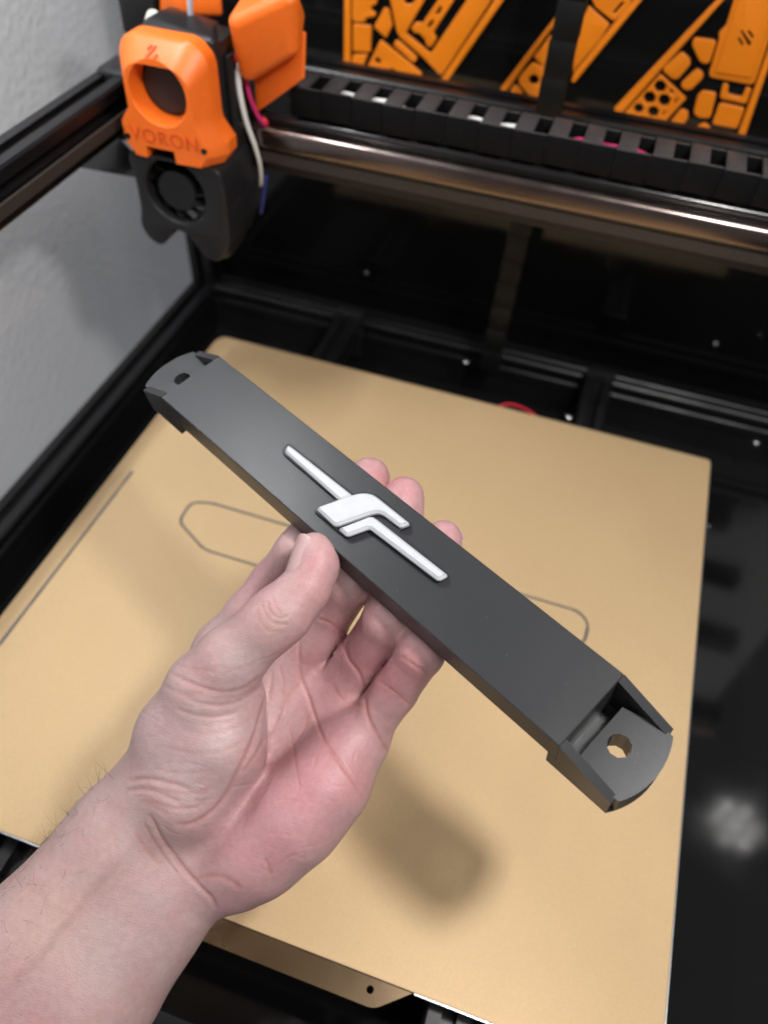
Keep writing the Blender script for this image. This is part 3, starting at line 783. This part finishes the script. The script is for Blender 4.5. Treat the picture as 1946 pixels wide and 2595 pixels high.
# ------------------------------------------------------------------ hand and forearm
def rcone(P, a, b, ra, rb):
    ba = b - a
    t = np.clip(((P - a) @ ba) / (ba @ ba), 0, 1)
    return np.linalg.norm(P - a - t[..., None] * ba, axis=-1) - (ra + t * (rb - ra))
def smin(a, b, k):
    h = np.clip(0.5 + 0.5 * (b - a) / k, 0, 1)
    return b * (1 - h) + a * h - k * h * (1 - h)
def cp(u, v, d): return cam_pt(u, v, d)        # millimetres, camera frame
def blc(x, y, z):                              # bar-local millimetres -> camera frame
    return RC @ (BO + BW @ (np.array([x, y, z]) / 1000.0) - CC) * 1000.0
def zc(u, v, z):                               # photo pixel met by the plane z (mm) of the bar
    x, y = onbar(u, v, z / 1000.0)
    return blc(x * 1000, y * 1000, z)
def res(p):
    if p[0] == 'b': return blc(*p[1:4]), p[4]
    if p[0] == 'z': return zc(*p[1:4]), p[4]
    return cp(*p[:3]), p[3]
VOX = 1.0
LO = np.array([-185.0, 0.0, 205.0]); HI = np.array([42.0, 262.0, 318.0])
LO[1] = -22
DIM = np.ceil((HI - LO) / VOX).astype(int) + 1
class Field:
    def __init__(s): s.f = np.full(DIM, 30.0, np.float32)
    def add(s, pr, k, m=16.0):
        a, b, ra, rb = pr
        r = max(ra, rb) + m
        lo = np.floor((np.minimum(a, b) - r - LO) / VOX).astype(int); hi = np.ceil((np.maximum(a, b) + r - LO) / VOX).astype(int) + 1
        lo = np.clip(lo, 0, DIM); hi = np.clip(hi, 0, DIM)
        if np.any(hi <= lo): return
        g = np.stack(np.meshgrid(*[LO[i] + VOX * np.arange(lo[i], hi[i]) for i in range(3)], indexing='ij'), -1).astype(np.float32)
        d = rcone(g, a.astype(np.float32), b.astype(np.float32), ra, rb)
        sl = tuple(slice(lo[i], hi[i]) for i in range(3))
        s.f[sl] = smin(s.f[sl], d, k)
    def chain(s, pts, k):
        for p, q in zip(pts[:-1], pts[1:]):
            (a, ra), (b, rb) = res(p), res(q)
            s.add((a, b, ra, rb), k)
palm = Field()
# forearm and wrist: radial and ulnar halves
palm.chain([(-230, 2690, 250, 27), (119, 2374, 266, 21), (250, 2215, 272, 18.2), (335, 2108, 274, 18.0), (400, 2010, 275, 16)], 12)
palm.chain([(-60, 2900, 250, 27), (241, 2490, 266, 21), (372, 2316, 272, 18.4), (446, 2208, 275, 16.6), (540, 2120, 276, 15)], 12)
# metacarpals
palm.chain([(430, 2040, 277, 14), (480, 1840, 284, 12), (566, 1648, 291, 10.6)], 9)
palm.chain([(470, 2110, 279, 14), (610, 1890, 288, 12), (735, 1700, 293, 10.4)], 9)
palm.chain([(520, 2160, 279, 14), (700, 1960, 285, 12), (838, 1778, 287, 10.2)], 9)
palm.chain([(560, 2190, 277, 13.5), (770, 2020, 277, 12), (912, 1868, 275, 9.8)], 9)
# hypothenar and thenar muscle pads
palm.chain([(872, 1905, 270, 11.0), (828, 1985, 266, 13.0), (745, 2080, 265, 13.8), (655, 2158, 267, 13.6), (604, 2200, 270, 12.6)], 9)
palm.chain([(596, 1772, 263, 10.5), (560, 1880, 262, 13.2), (480, 1990, 264, 14.0), (430, 2030, 268, 13)], 9)
# thumb metacarpal
palm.chain([(400, 2000, 272, 14.5), (452, 1860, 266, 13.3), (520, 1745, 261, 12.6)], 6)
fing = Field()
fing.chain([(566, 1648, 291, 10.2), (632, 1560, 289, 9.2), (698, 1474, 287, 8.6), ('z', 757, 1402, -21, 8.6), ('z', 806, 1325, -21, 7.8), ('z', 846, 1238, -20, 7.2)], 2.5)
fing.chain([(735, 1700, 293, 10.0), (820, 1580, 284, 8.8), ('z', 882, 1478, -22, 8.8), ('z', 912, 1390, -21.5, 8.4), ('z', 922, 1290, -20.5, 8.0), ('b', 77.6, 33.0, -18.5, 7.7), ('b', 76.4, 35.6, -18.0, 7.0)], 2.5)
fing.chain([(838, 1778, 287, 9.8), (914, 1672, 276, 8.6), ('z', 985, 1570, -21.5, 8.5), ('z', 1012, 1480, -21.5, 8.3), ('z', 1018, 1350, -20.5, 8.1), ('b', 95.6, 32.6, -16.0, 7.9), ('b', 94.2, 36.0, -14.8, 7.3)], 2.5)
fing.chain([(912, 1868, 275, 8.8), (1000, 1752, 264, 7.6), ('z', 1068, 1654, -20.5, 7.4), ('z', 1098, 1560, -20.5, 7.2), ('z', 1114, 1460, -20, 7.0), ('b', 115.6, 32.0, -20.0, 6.9), ('b', 114.6, 35.0, -19.5, 6.4)], 2.2)
thm = Field()
thm.chain([(520, 1745, 261, 12.4), (585, 1672, 257, 11.0), (685, 1580, 253, 9.3), (722, 1548, 252.5, 9.0), (775, 1490, 253, 7.6), (803, 1434, 254, 6.7), (801, 1404, 254.5, 5.6), (795, 1384, 255, 4.3)], 4)
f = smin(palm.f, fing.f, 5.0)
f = smin(f, thm.f, 4.0)
# --- surface nets
def surface_nets(f):
    s = f < 0
    c = np.zeros(tuple(np.array(f.shape) - 1), np.int8)
    offs = [(i, j, k) for i in (0, 1) for j in (0, 1) for k in (0, 1)]
    nx, ny, nz = c.shape
    for o in offs: c += s[o[0]:o[0] + nx, o[1]:o[1] + ny, o[2]:o[2] + nz]
    act = (c > 0) & (c < 8)
    idx = np.argwhere(act)
    vid = np.full(c.shape, -1, np.int64); vid[act] = np.arange(len(idx))
    acc = np.zeros((len(idx), 3)); cnt = np.zeros(len(idx))
    for a in offs:
        for ax in range(3):
            if a[ax] == 1: continue
            b = list(a); b[ax] = 1
            fa = f[idx[:, 0] + a[0], idx[:, 1] + a[1], idx[:, 2] + a[2]]; fb = f[idx[:, 0] + b[0], idx[:, 1] + b[1], idx[:, 2] + b[2]]
            m = (fa < 0) != (fb < 0)
            t = np.where(m, fa / np.where(fa - fb == 0, 1, fa - fb), 0)
            p = np.tile(np.array(a, float), (len(idx), 1)); p[:, ax] += t
            acc[m] += p[m]; cnt[m] += 1
    V = LO + VOX * (idx + acc / cnt[:, None])
    quads = []
    for ax in range(3):
        o1, o2 = [(1, 2), (2, 0), (0, 1)][ax]
        sa = [slice(None)] * 3; sb = [slice(None)] * 3; sa[ax] = slice(0, -1); sb[ax] = slice(1, None)
        d = s[tuple(sa)] != s[tuple(sb)]
        E_ = np.argwhere(d)
        ok = (E_[:, o1] > 0) & (E_[:, o2] > 0) & (E_[:, o1] < c.shape[o1]) & (E_[:, o2] < c.shape[o2])
        E_ = E_[ok]
        inside = s[E_[:, 0], E_[:, 1], E_[:, 2]]
        def at_(d1, d2):
            q = E_.copy(); q[:, o1] -= d1; q[:, o2] -= d2
            return vid[q[:, 0], q[:, 1], q[:, 2]]
        q = np.stack([at_(1, 1), at_(0, 1), at_(0, 0), at_(1, 0)], 1)
        q[~inside] = q[~inside][:, ::-1]
        quads.append(q)
    return V, np.concatenate(quads)
V, Q = surface_nets(f)
def edges_of(Q):
    e = np.concatenate([Q[:, [0, 1]], Q[:, [1, 2]], Q[:, [2, 3]], Q[:, [3, 0]]])
    return e
def lap(V, Q, it, w=0.5):
    e = edges_of(Q); n = len(V)
    i, j = np.concatenate([e[:, 0], e[:, 1]]), np.concatenate([e[:, 1], e[:, 0]])
    deg = np.bincount(i, minlength=n)
    for _ in range(it):
        A_ = np.stack([np.bincount(i, weights=V[j, k], minlength=n) for k in range(3)], 1) / np.maximum(deg, 1)[:, None]
        V = V + w * (A_ - V)
    return V
V = lap(V, Q, 4)
def subdivide(V, Q):
    """one Catmull-Clark-like split (linear) of a quad mesh"""
    n = len(V)
    e = np.sort(edges_of(Q), axis=1)
    ue, inv = np.unique(e, axis=0, return_inverse=True)
    m = len(Q)
    em_ = (V[ue[:, 0]] + V[ue[:, 1]]) / 2
    fc = V[Q].mean(1)
    VV = np.concatenate([V, em_, fc])
    i0 = n + inv[:m]; i1 = n + inv[m:2 * m]; i2 = n + inv[2 * m:3 * m]; i3 = n + inv[3 * m:]
    cf = n + len(ue) + np.arange(m)
    QQ = np.concatenate([np.stack([Q[:, 0], i0, cf, i3], 1), np.stack([i0, Q[:, 1], i1, cf], 1), np.stack([cf, i1, Q[:, 2], i2], 1), np.stack([i3, cf, i2, Q[:, 3]], 1)])
    return VV, QQ
V, Q = subdivide(V, Q)
V = lap(V, Q, 3)
def normals(V, Q):
    n = np.cross(V[Q[:, 2]] - V[Q[:, 0]], V[Q[:, 3]] - V[Q[:, 1]])
    N = np.zeros_like(V)
    for k in range(4):
        for a in range(3): N[:, a] += np.bincount(Q[:, k], weights=n[:, a], minlength=len(V))
    return N / np.maximum(np.linalg.norm(N, axis=1), 1e-9)[:, None]
N = normals(V, Q)
UV = np.stack([V[:, 0] / V[:, 2] * F + W / 2, V[:, 1] / V[:, 2] * F + H / 2], 1)
facing = -(N * (V / np.linalg.norm(V, axis=1)[:, None])).sum(1)
front = np.clip((facing - 0.02) / 0.25, 0, 1)
# front-most layer only, so that a crease on the thumb does not cut the finger behind it
cell = (UV // 6).astype(int); cell -= cell.min(0); key = cell[:, 0] * 4000 + cell[:, 1]
zmin = np.full(key.max() + 1, 1e9); np.minimum.at(zmin, key, V[:, 2])
front *= (V[:, 2] < zmin[key] + 6.0)
def poly_dist(P, pts):
    d = np.full(len(P), 1e9); tt = np.zeros(len(P))
    pts = np.array(pts, float); n = len(pts) - 1
    lo, hi = pts.min(0) - 70, pts.max(0) + 70
    sel = np.where((P[:, 0] > lo[0]) & (P[:, 0] < hi[0]) & (P[:, 1] > lo[1]) & (P[:, 1] < hi[1]))[0]
    S = P[sel]
    dd = np.full(len(S), 1e9); t2 = np.zeros(len(S))
    for i in range(n):
        a, b = pts[i], pts[i + 1]; ba = b - a
        t = np.clip(((S - a) @ ba) / (ba @ ba), 0, 1)
        q = np.linalg.norm(S - a - t[:, None] * ba, axis=1)
        m = q < dd; dd[m] = q[m]; t2[m] = (i + t[m]) / n
    d[sel] = dd; tt[sel] = t2
    return d, tt
def smooth_poly(pts, n=6):
    pts = [np.array(p, float) for p in pts]; out = []
    for i in range(len(pts) - 1):
        a, b, c_, d_ = pts[max(i - 1, 0)], pts[i], pts[i + 1], pts[min(i + 2, len(pts) - 1)]
        for k in range(n):
            t = k / n
            out.append(0.5 * ((2 * b) + (c_ - a) * t + (2 * a - 5 * b + 4 * c_ - d_) * t * t + (3 * b - a - 3 * c_ + d_) * t ** 3))
    return out + [pts[-1]]
DISP = np.zeros(len(V)); CREASE = np.zeros(len(V))
def crease(pts, depth, w, lips=0.15, red=1.0):
    depth *= 0.5; w *= 0.85; lips *= 0.5
    """groove of given depth (mm) and half width (mm) with slightly raised lips, fading at both ends"""
    global DISP, CREASE
    d, t = poly_dist(UV, smooth_poly(pts))
    mm = d * V[:, 2] / F
    fade = np.clip(np.minimum(t, 1 - t) / 0.12, 0, 1) ** 0.7
    g = np.exp(-(mm / w) ** 2)
    DISP += front * fade * (-depth * g + lips * depth * np.exp(-((mm - 2.2 * w) / (1.2 * w)) ** 2))
    CREASE = np.maximum(CREASE, front * fade * g * red)
def ridge(pts, h, w):
    global DISP
    d, t = poly_dist(UV, smooth_poly(pts))
    mm = d * V[:, 2] / F
    fade = np.clip(np.minimum(t, 1 - t) / 0.2, 0, 1)
    DISP += front * fade * h * np.exp(-(mm / w) ** 2)
def bump_at(u, v, h, w):
    global DISP
    mm = np.linalg.norm(UV - np.array([u, v]), axis=1) * V[:, 2] / F
    DISP += front * h * np.exp(-(mm / w) ** 2)
h4 = lambda *p: [(400 + 0.4822 * x, 1250 + 0.4822 * y) for x, y in p]
h1 = lambda *p: [(0.422 * x, 1900 + 0.422 * y) for x, y in p]
# broad forms
ridge(h1((820, 480), (600, 730), (420, 960), (230, 1190), (0, 1450)), 0.9, 3.0)            # wrist tendon
ridge(h1((1180, 1000), (1060, 1200), (900, 1500)), 0.5, 4.0)
bump_at(*h4((880, 1000))[0], -1.6, 11)                                                    # hollow of the palm
bump_at(*h4((640, 1250))[0], -1.2, 12)
bump_at(*h4((850, 850))[0], 1.3, 6)                                                       # pads below the fingers
bump_at(*h4((1010, 1250))[0], 1.0, 9)
bump_at(*h4((700, 1680))[0], 1.0, 14)
bump_at(*h4((260, 1250))[0], 1.0, 16)
bump_at(*h1((1050, 450))[0], 0.9, 7)
# main palm creases
crease(h4((745, 770), (742, 850), (750, 960), (785, 1080), (830, 1200), (880, 1310), (960, 1420), (1030, 1520), (1075, 1600)), 0.95, 0.75)
crease(h4((600, 925), (590, 1020), (560, 1130), (520, 1260), (470, 1370), (410, 1480), (350, 1600), (270, 1680), (180, 1725), (90, 1720)), 1.15, 0.95)
crease(h4((680, 1050), (640, 1150), (590, 1260), (520, 1370), (440, 1470)), 0.55, 0.7)
crease(h4((745, 1000), (690, 1060), (640, 1150)), 0.4, 0.6)
crease(h4((685, 1210), (705, 1330), (730, 1450), (752, 1570)), 0.35, 0.6)
crease(h4((1085, 1070), (1100, 1160), (1150, 1270), (1215, 1370)), 0.9, 0.8)
crease(h4((955, 700), (975, 790), (1000, 880), (1060, 960), (1090, 1050)), 0.8, 0.8)
crease(h4((640, 900), (660, 1000), (655, 1080)), 0.35, 0.6)
crease(h4((840, 660), (900, 680), (960, 730)), 0.4, 0.6)
crease(h4((800, 1130), (760, 1240), (690, 1330)), 0.25, 0.5)
crease(h4((1270, 850), (1340, 900), (1420, 950)), 0.35, 0.6)
crease(h4((1150, 980), (1250, 1050), (1330, 1120)), 0.3, 0.6)
crease(h4((900, 1000), (960, 1080), (1080, 1120)), 0.3, 0.7)
# thumb joint
crease(h4((545, 560), (560, 620), (610, 680), (690, 690)), 0.35, 0.5)
crease(h4((575, 560), (590, 620), (640, 655), (690, 640)), 0.45, 0.5)
crease(h4((600, 540), (620, 590), (650, 640)), 0.3, 0.45)
crease(h4((520, 600), (540, 670), (590, 720), (670, 730)), 0.2, 0.5)
# wrinkles over the ball of the thumb
for pts, dp in (([(60, 940), (180, 1000), (330, 1040), (450, 1025), (560, 950)], 0.45), ([(110, 1050), (250, 1105), (390, 1100), (500, 1050), (575, 985)], 0.42),
                ([(90, 1120), (200, 1160), (330, 1170), (430, 1140)], 0.40), ([(20, 1000), (110, 1045), (240, 1065)], 0.22), ([(330, 1070), (430, 1060), (520, 1015)], 0.2),
                ([(120, 1230), (260, 1262), (400, 1235), (530, 1150)], 0.14), ([(60, 1330), (200, 1365), (350, 1350), (470, 1290)], 0.14),
                ([(-20, 1440), (120, 1470), (300, 1450)], 0.14), ([(40, 870), (180, 925), (330, 930)], 0.14), ([(300, 900), (400, 925), (520, 890)], 0.12),
                ([(-60, 1540), (60, 1570), (200, 1575), (300, 1550)], 0.22), ([(-70, 1600), (40, 1640), (160, 1650), (260, 1620)], 0.25)):
    crease(h4(*pts), dp, 0.8, 0.6, 0.5)
for pts, dp in (([(780, 195), (900, 178), (1040, 205), (1150, 240)], 0.55), ([(760, 250), (860, 238), (980, 270), (1100, 320)], 0.5), ([(850, 310), (930, 340), (1020, 380)], 0.3)):
    crease(h1(*pts), dp, 0.9, 0.7, 0.5)
# wrist creases
crease(h1((900, 380), (950, 470), (1000, 560), (1060, 650), (1130, 740), (1210, 830), (1270, 890), (1300, 960)), 1.15, 1.0)
bump_at(*h1((1150, 520))[0], 0.8, 10)
bump_at(*h1((1330, 800))[0], 0.7, 5)
crease(h1((1170, 790), (1240, 755), (1320, 755), (1390, 785), (1450, 840)), 0.45, 1.0)
crease(h1((1590, 650), (1615, 700), (1625, 760)), 0.6, 0.5)
crease(h1((860, 420), (920, 530), (990, 640), (1080, 760)), 0.3, 0.6)
crease(h1((800, 480), (880, 600), (960, 700)), 0.2, 0.8)
for i in range(110):                                    # fine skin folds across the palm and ball of the thumb
    u0, v0 = rng.uniform(330, 900), rng.uniform(1640, 2200)
    if (u0 - 330) * 0.6 + 1640 > v0 + 260: continue
    ang = rng.uniform(-0.35, 0.5) if u0 < 600 else rng.uniform(-1.6, 0.6)
    l_ = rng.uniform(20, 70)
    p0 = np.array([u0, v0]); d_ = np.array([math.cos(ang), math.sin(ang)]); nn = np.array([-d_[1], d_[0]])
    crease([p0, p0 + d_ * l_ / 2 + nn * rng.uniform(-6, 6), p0 + d_ * l_], rng.uniform(0.08, 0.2), 0.45, 0.5, 0.2)
V = V + N * DISP[:, None]
# contact: flatten the thumb pad where it presses the bar side, and the fingers under the bar
VW = (RC.T @ (V.T / 1000.0)).T + CC
lb = (VW - BO) @ BW
ins = (lb[:, 0] > -0.001) & (lb[:, 0] < BL + 0.001) & (lb[:, 1] > 0.0) & (lb[:, 1] < BWD) & (lb[:, 2] < 0.0) & (lb[:, 2] > -0.0121)
pen = np.stack([lb[:, 1], BWD - lb[:, 1], lb[:, 2] + 0.0121], 1)
w_ = pen.argmin(1)
lb[ins & (w_ == 0), 1] = -0.00005
lb[ins & (w_ == 1), 1] = BWD + 0.00005
lb[ins & (w_ == 2), 2] = -0.01215
VW = BO + lb @ BW.T
# --- skin tint (the skin's own colour: pinker palm and finger pads, paler thumb ball, forearm tan)
tone = np.tile(np.array([0.555, 0.362, 0.330]), (len(V), 1))
def tint(u, v, r, col, a):
    global tone
    w = a * np.exp(-(np.linalg.norm(UV - np.array([u, v]), axis=1) / r) ** 2)
    tone = tone * (1 - w[:, None]) + np.array(col) * w[:, None]
pink, rose, pale, blue = (0.585, 0.275, 0.285), (0.58, 0.215, 0.22), (0.545, 0.395, 0.385), (0.44, 0.355, 0.385)
for q in ((760, 2010, 150, pink, 0.95), (650, 2130, 130, pink, 0.85), (850, 1880, 120, pink, 0.8), (800, 1700, 110, pink, 0.55), (900, 1650, 90, pink, 0.7), (1040, 1720, 120, pink, 0.6),
          (930, 1210, 60, pink, 0.8), (1030, 1250, 70, pink, 0.9), (1130, 1360, 60, pink, 0.8), (975, 1225, 40, rose, 0.5), (810, 1430, 60, pink, 0.75), (790, 1500, 60, pink, 0.35), (640, 1470, 90, pink, 0.6),
          (500, 1950, 150, pale, 0.45), (430, 1850, 90, blue, 0.15), (520, 1690, 60, rose, 0.22), (600, 1700, 80, pale, 0.5), (560, 2270, 90, pink, 0.4), (330, 2400, 120, blue, 0.18), (420, 2290, 90, blue, 0.12),
          (120, 2340, 130, (0.61, 0.40, 0.33), 0.5), (50, 2560, 150, pink, 0.35), (700, 1850, 60, pale, 0.4), (740, 1940, 60, rose, 0.15), (910, 2000, 70, rose, 0.25), (1010, 1700, 110, rose, 0.45), (890, 1560, 80, rose, 0.35)):
    tint(*q)
tone = tone * (1 - 0.30 * CREASE[:, None]) + np.array([0.52, 0.16, 0.13]) * (0.30 * CREASE[:, None])
tone *= np.array([0.77, 0.80, 0.84])
me = bpy.data.meshes.new('hand')
me.vertices.add(len(VW)); me.vertices.foreach_set('co', VW.astype(np.float32).ravel())
me.loops.add(len(Q) * 4); me.loops.foreach_set('vertex_index', Q.astype(np.int32).ravel())
me.polygons.add(len(Q)); me.polygons.foreach_set('loop_start', np.arange(0, len(Q) * 4, 4, dtype=np.int32))
me.update(calc_edges=True); me.validate()
me.polygons.foreach_set('use_smooth', [True] * len(me.polygons))
ca = me.color_attributes.new('skin_tone', 'FLOAT_COLOR', 'POINT')
ca.data.foreach_set('color', np.concatenate([tone, np.ones((len(tone), 1))], 1).astype(np.float32).ravel())
def skin():
    m = mat('skin', (0.58, 0.37, 0.32), 0.46, spec=0.42)
    nt, n, l = nodes_of(m); b = n['Principled BSDF']
    at_ = n.new('ShaderNodeVertexColor'); at_.layer_name = 'skin_tone'
    tc = n.new('ShaderNodeTexCoord')
    big = n.new('ShaderNodeTexNoise'); big.inputs['Scale'].default_value = 95; big.inputs['Detail'].default_value = 5
    sm = n.new('ShaderNodeTexNoise'); sm.inputs['Scale'].default_value = 420; sm.inputs['Detail'].default_value = 4
    for x in (big, sm): l.new(tc.outputs['Object'], x.inputs['Vector'])
    rp = n.new('ShaderNodeValToRGB')
    rp.color_ramp.elements[0].position = 0.32; rp.color_ramp.elements[0].color = (1.05, 0.80, 0.80, 1)
    rp.color_ramp.elements[1].position = 0.68; rp.color_ramp.elements[1].color = (0.98, 1.10, 1.08, 1)
    l.new(big.outputs['Fac'], rp.inputs['Fac'])
    m1 = n.new('ShaderNodeMix'); m1.data_type = 'RGBA'; m1.blend_type = 'MULTIPLY'; m1.inputs['Factor'].default_value = 0.30
    l.new(at_.outputs['Color'], m1.inputs['A']); l.new(rp.outputs['Color'], m1.inputs['B'])
    r2 = n.new('ShaderNodeMapRange'); r2.inputs['From Min'].default_value = 0.3; r2.inputs['From Max'].default_value = 0.7; r2.inputs['To Min'].default_value = 0.93; r2.inputs['To Max'].default_value = 1.06
    l.new(sm.outputs['Fac'], r2.inputs['Value'])
    m2 = n.new('ShaderNodeMix'); m2.data_type = 'RGBA'; m2.blend_type = 'MULTIPLY'; m2.inputs['Factor'].default_value = 1
    l.new(m1.outputs['Result'], m2.inputs['A']); l.new(r2.outputs['Result'], m2.inputs['B'])
    l.new(m2.outputs['Result'], b.inputs['Base Color'])
    b.inputs['Subsurface Weight'].default_value = 0.22
    b.inputs['Subsurface Radius'].default_value = (1.0, 0.35, 0.22)
    b.inputs['Subsurface Scale'].default_value = 0.0022
    # fine skin relief: cell pattern plus stretched lines
    vo = n.new('ShaderNodeTexVoronoi'); vo.inputs['Scale'].default_value = 1150; vo.feature = 'DISTANCE_TO_EDGE'
    mp = n.new('ShaderNodeMapping'); mp.inputs['Rotation'].default_value = (0.3, 0.5, 0.9); mp.inputs['Scale'].default_value = (240, 1500, 1500)
    l.new(tc.outputs['Object'], vo.inputs['Vector']); l.new(tc.outputs['Object'], mp.inputs['Vector'])
    st = n.new('ShaderNodeTexNoise'); st.inputs['Scale'].default_value = 1.0; st.inputs['Detail'].default_value = 3; l.new(mp.outputs['Vector'], st.inputs['Vector'])
    a1 = n.new('ShaderNodeMath'); a1.operation = 'MULTIPLY'; a1.inputs[1].default_value = 0.9; l.new(st.outputs['Fac'], a1.inputs[0])
    a2 = n.new('ShaderNodeMath'); a2.operation = 'ADD'; l.new(vo.outputs['Distance'], a2.inputs[0]); l.new(a1.outputs[0], a2.inputs[1])
    a3 = n.new('ShaderNodeMath'); a3.operation = 'ADD'; l.new(a2.outputs[0], a3.inputs[0]); l.new(sm.outputs['Fac'], a3.inputs[1])
    bp = n.new('ShaderNodeBump'); bp.inputs['Strength'].default_value = 0.42; bp.inputs['Distance'].default_value = 0.00025
    l.new(a3.outputs[0], bp.inputs['Height']); l.new(bp.outputs['Normal'], b.inputs['Normal'])
    rr = n.new('ShaderNodeMapRange'); rr.inputs['To Min'].default_value = 0.38; rr.inputs['To Max'].default_value = 0.56
    l.new(sm.outputs['Fac'], rr.inputs['Value']); l.new(rr.outputs['Result'], b.inputs['Roughness'])
    return m
hand = link('hand', me, skin())
tag(hand, 'bare left hand and forearm, palm up, gripping the black bar between thumb and fingers', 'hand')

# nails: thin shells on the finger surface
M_nail = mat('nail', (0.47, 0.30, 0.29), 0.30, spec=0.5, var=0.06, vscale=500)
M_nail.node_tree.nodes['Principled BSDF'].inputs['Subsurface Weight'].default_value = 0.15
M_nail.node_tree.nodes['Principled BSDF'].inputs['Subsurface Scale'].default_value = 0.001
def nail_shell(name, base, tip, up, half_w, rad, rad1=None, n=12, m=12, thick=0.0003):
    """curved nail plate: from base to tip, bowed about the finger axis; up = outward direction at its middle"""
    base, tip, up = np.array(base), np.array(tip), np.array(up)
    ax = tip - base; Ln = np.linalg.norm(ax); ax /= Ln
    up = up - ax * (up @ ax); up /= np.linalg.norm(up); sd = np.cross(ax, up)
    vs, fs = [], []
    for layer in (0, 1):
        for i in range(n + 1):
            t = i / n
            wv = half_w * (math.sqrt(max(0.0, 1 - (1 - t / 0.35) ** 2)) if t < 0.35 else 1.0)
            wv = max(wv, half_w * 0.25)
            if t > 0.85: wv *= math.sqrt(max(0.05, 1 - ((t - 0.85) / 0.15) ** 2 * 0.8))
            for j in range(m + 1):
                s = -1 + 2 * j / m
                rd = rad + ((rad1 or rad) - rad) * t
                a = s * wv / rd
                rr_ = rd + (thick if layer else 0.0) - 0.0012 * (t - 0.5) ** 2
                p = base + ax * Ln * t + (up * math.cos(a) + sd * math.sin(a)) * rr_
                vs.append(p)
    K = (n + 1) * (m + 1)
    for i in range(n):
        for j in range(m):
            a = i * (m + 1) + j
            fs.append((a, a + 1, a + m + 2, a + m + 1)); fs.append((K + a, K + a + m + 1, K + a + m + 2, K + a + 1))
    rim = [i * (m + 1) for i in range(n + 1)] + [n * (m + 1) + j for j in range(1, m + 1)] + [i * (m + 1) + m for i in range(n - 1, -1, -1)] + [j for j in range(m - 1, 0, -1)]
    for k in range(len(rim)):
        a, b = rim[k], rim[(k + 1) % len(rim)]
        fs.append((a, b, K + b, K + a))
    bm = bmesh.new(); bv = [bm.verts.new(tuple(v)) for v in vs]
    for f_ in fs:
        try: bm.faces.new([bv[i] for i in f_])
        except ValueError: pass
    return link(name, bm_mesh(name, bm, 60), M_nail, hand)
def c2w(p): return RC.T @ (np.array(p) / 1000.0) + CC
def cdir(d): return RC.T @ np.array(d, float)
# thumb nail looks to the left of the photograph and slightly towards the lens
nail_shell('thumbnail', c2w(cp(777, 1480, 253.2)), c2w(cp(800, 1362, 256)), cdir((-0.85, -0.22, -0.48)), 0.0058, 0.0078, 0.0056)
for (bx, by, bz), r in (((77.0, 35.0, -18.2), 0.0072), ((94.8, 35.2, -15.0), 0.0075), ((115.0, 34.4, -19.7), 0.0066)):
    b_ = BO + BW @ (np.array((bx + 1.0, by - 6.0, bz - 0.8)) / 1000); t_ = BO + BW @ (np.array((bx - 0.4, by + 7.7, bz + 0.8)) / 1000)
    nail_shell('fingernail', b_, t_, BW @ np.array((-0.12, 0.35, -0.92)), r * 0.62, r * 0.96, r * 0.76)

# sparse dark hairs on the outer forearm
def hairs():
    kd = [(i) for i in range(len(V))]
    vs, fs = [], []
    sel = np.where((UV[:, 0] > -10) & (UV[:, 0] < 300) & (UV[:, 1] > 1960) & (UV[:, 1] < 2595) & (facing > -0.35))[0]
    side = (UV[sel] - np.array([0, 2270])) @ np.array([0.75, 0.66])       # distance from the left outline
    p = np.exp(-np.clip(side, 0, None) / 55.0); p /= p.sum()
    pick = rng.choice(sel, 110, p=p, replace=False)
    arm = RC.T @ np.array([-0.55, 0.80, 0.0])
    NW = (RC.T @ N.T).T
    for v in pick:
        o = VW[v]; n_ = NW[v]
        d = -arm * rng.uniform(-0.5, 1.0) + n_ * rng.uniform(0.15, 0.5) + rng.standard_normal(3) * 0.5
        d -= n_ * min(0, d @ n_) ; d /= np.linalg.norm(d)
        ln = rng.uniform(0.003, 0.0085); bend = rng.standard_normal(3) * 0.5
        pts = [o + d * ln * t + bend * ln * t * t * 0.5 + n_ * 0.00015 for t in (0, 0.33, 0.66, 1.0)]
        b0 = len(vs)
        for i, q in enumerate(pts):
            r_ = 0.000045 * (1 - 0.7 * i / 3)
            s1 = np.cross(d, n_ + 0.01); s1 /= np.linalg.norm(s1); s2 = np.cross(d, s1)
            for k in range(3):
                a = 2 * math.pi * k / 3; vs.append(q + (s1 * math.cos(a) + s2 * math.sin(a)) * r_)
        for i in range(3):
            for k in range(3): fs.append((b0 + i * 3 + k, b0 + i * 3 + (k + 1) % 3, b0 + (i + 1) * 3 + (k + 1) % 3, b0 + (i + 1) * 3 + k))
    o = link('arm_hair', mesh_from('arm_hair', vs, fs), mat('hair', (0.035, 0.02, 0.012), 0.5), hand)
    o['kind'] = 'stuff'
hairs()
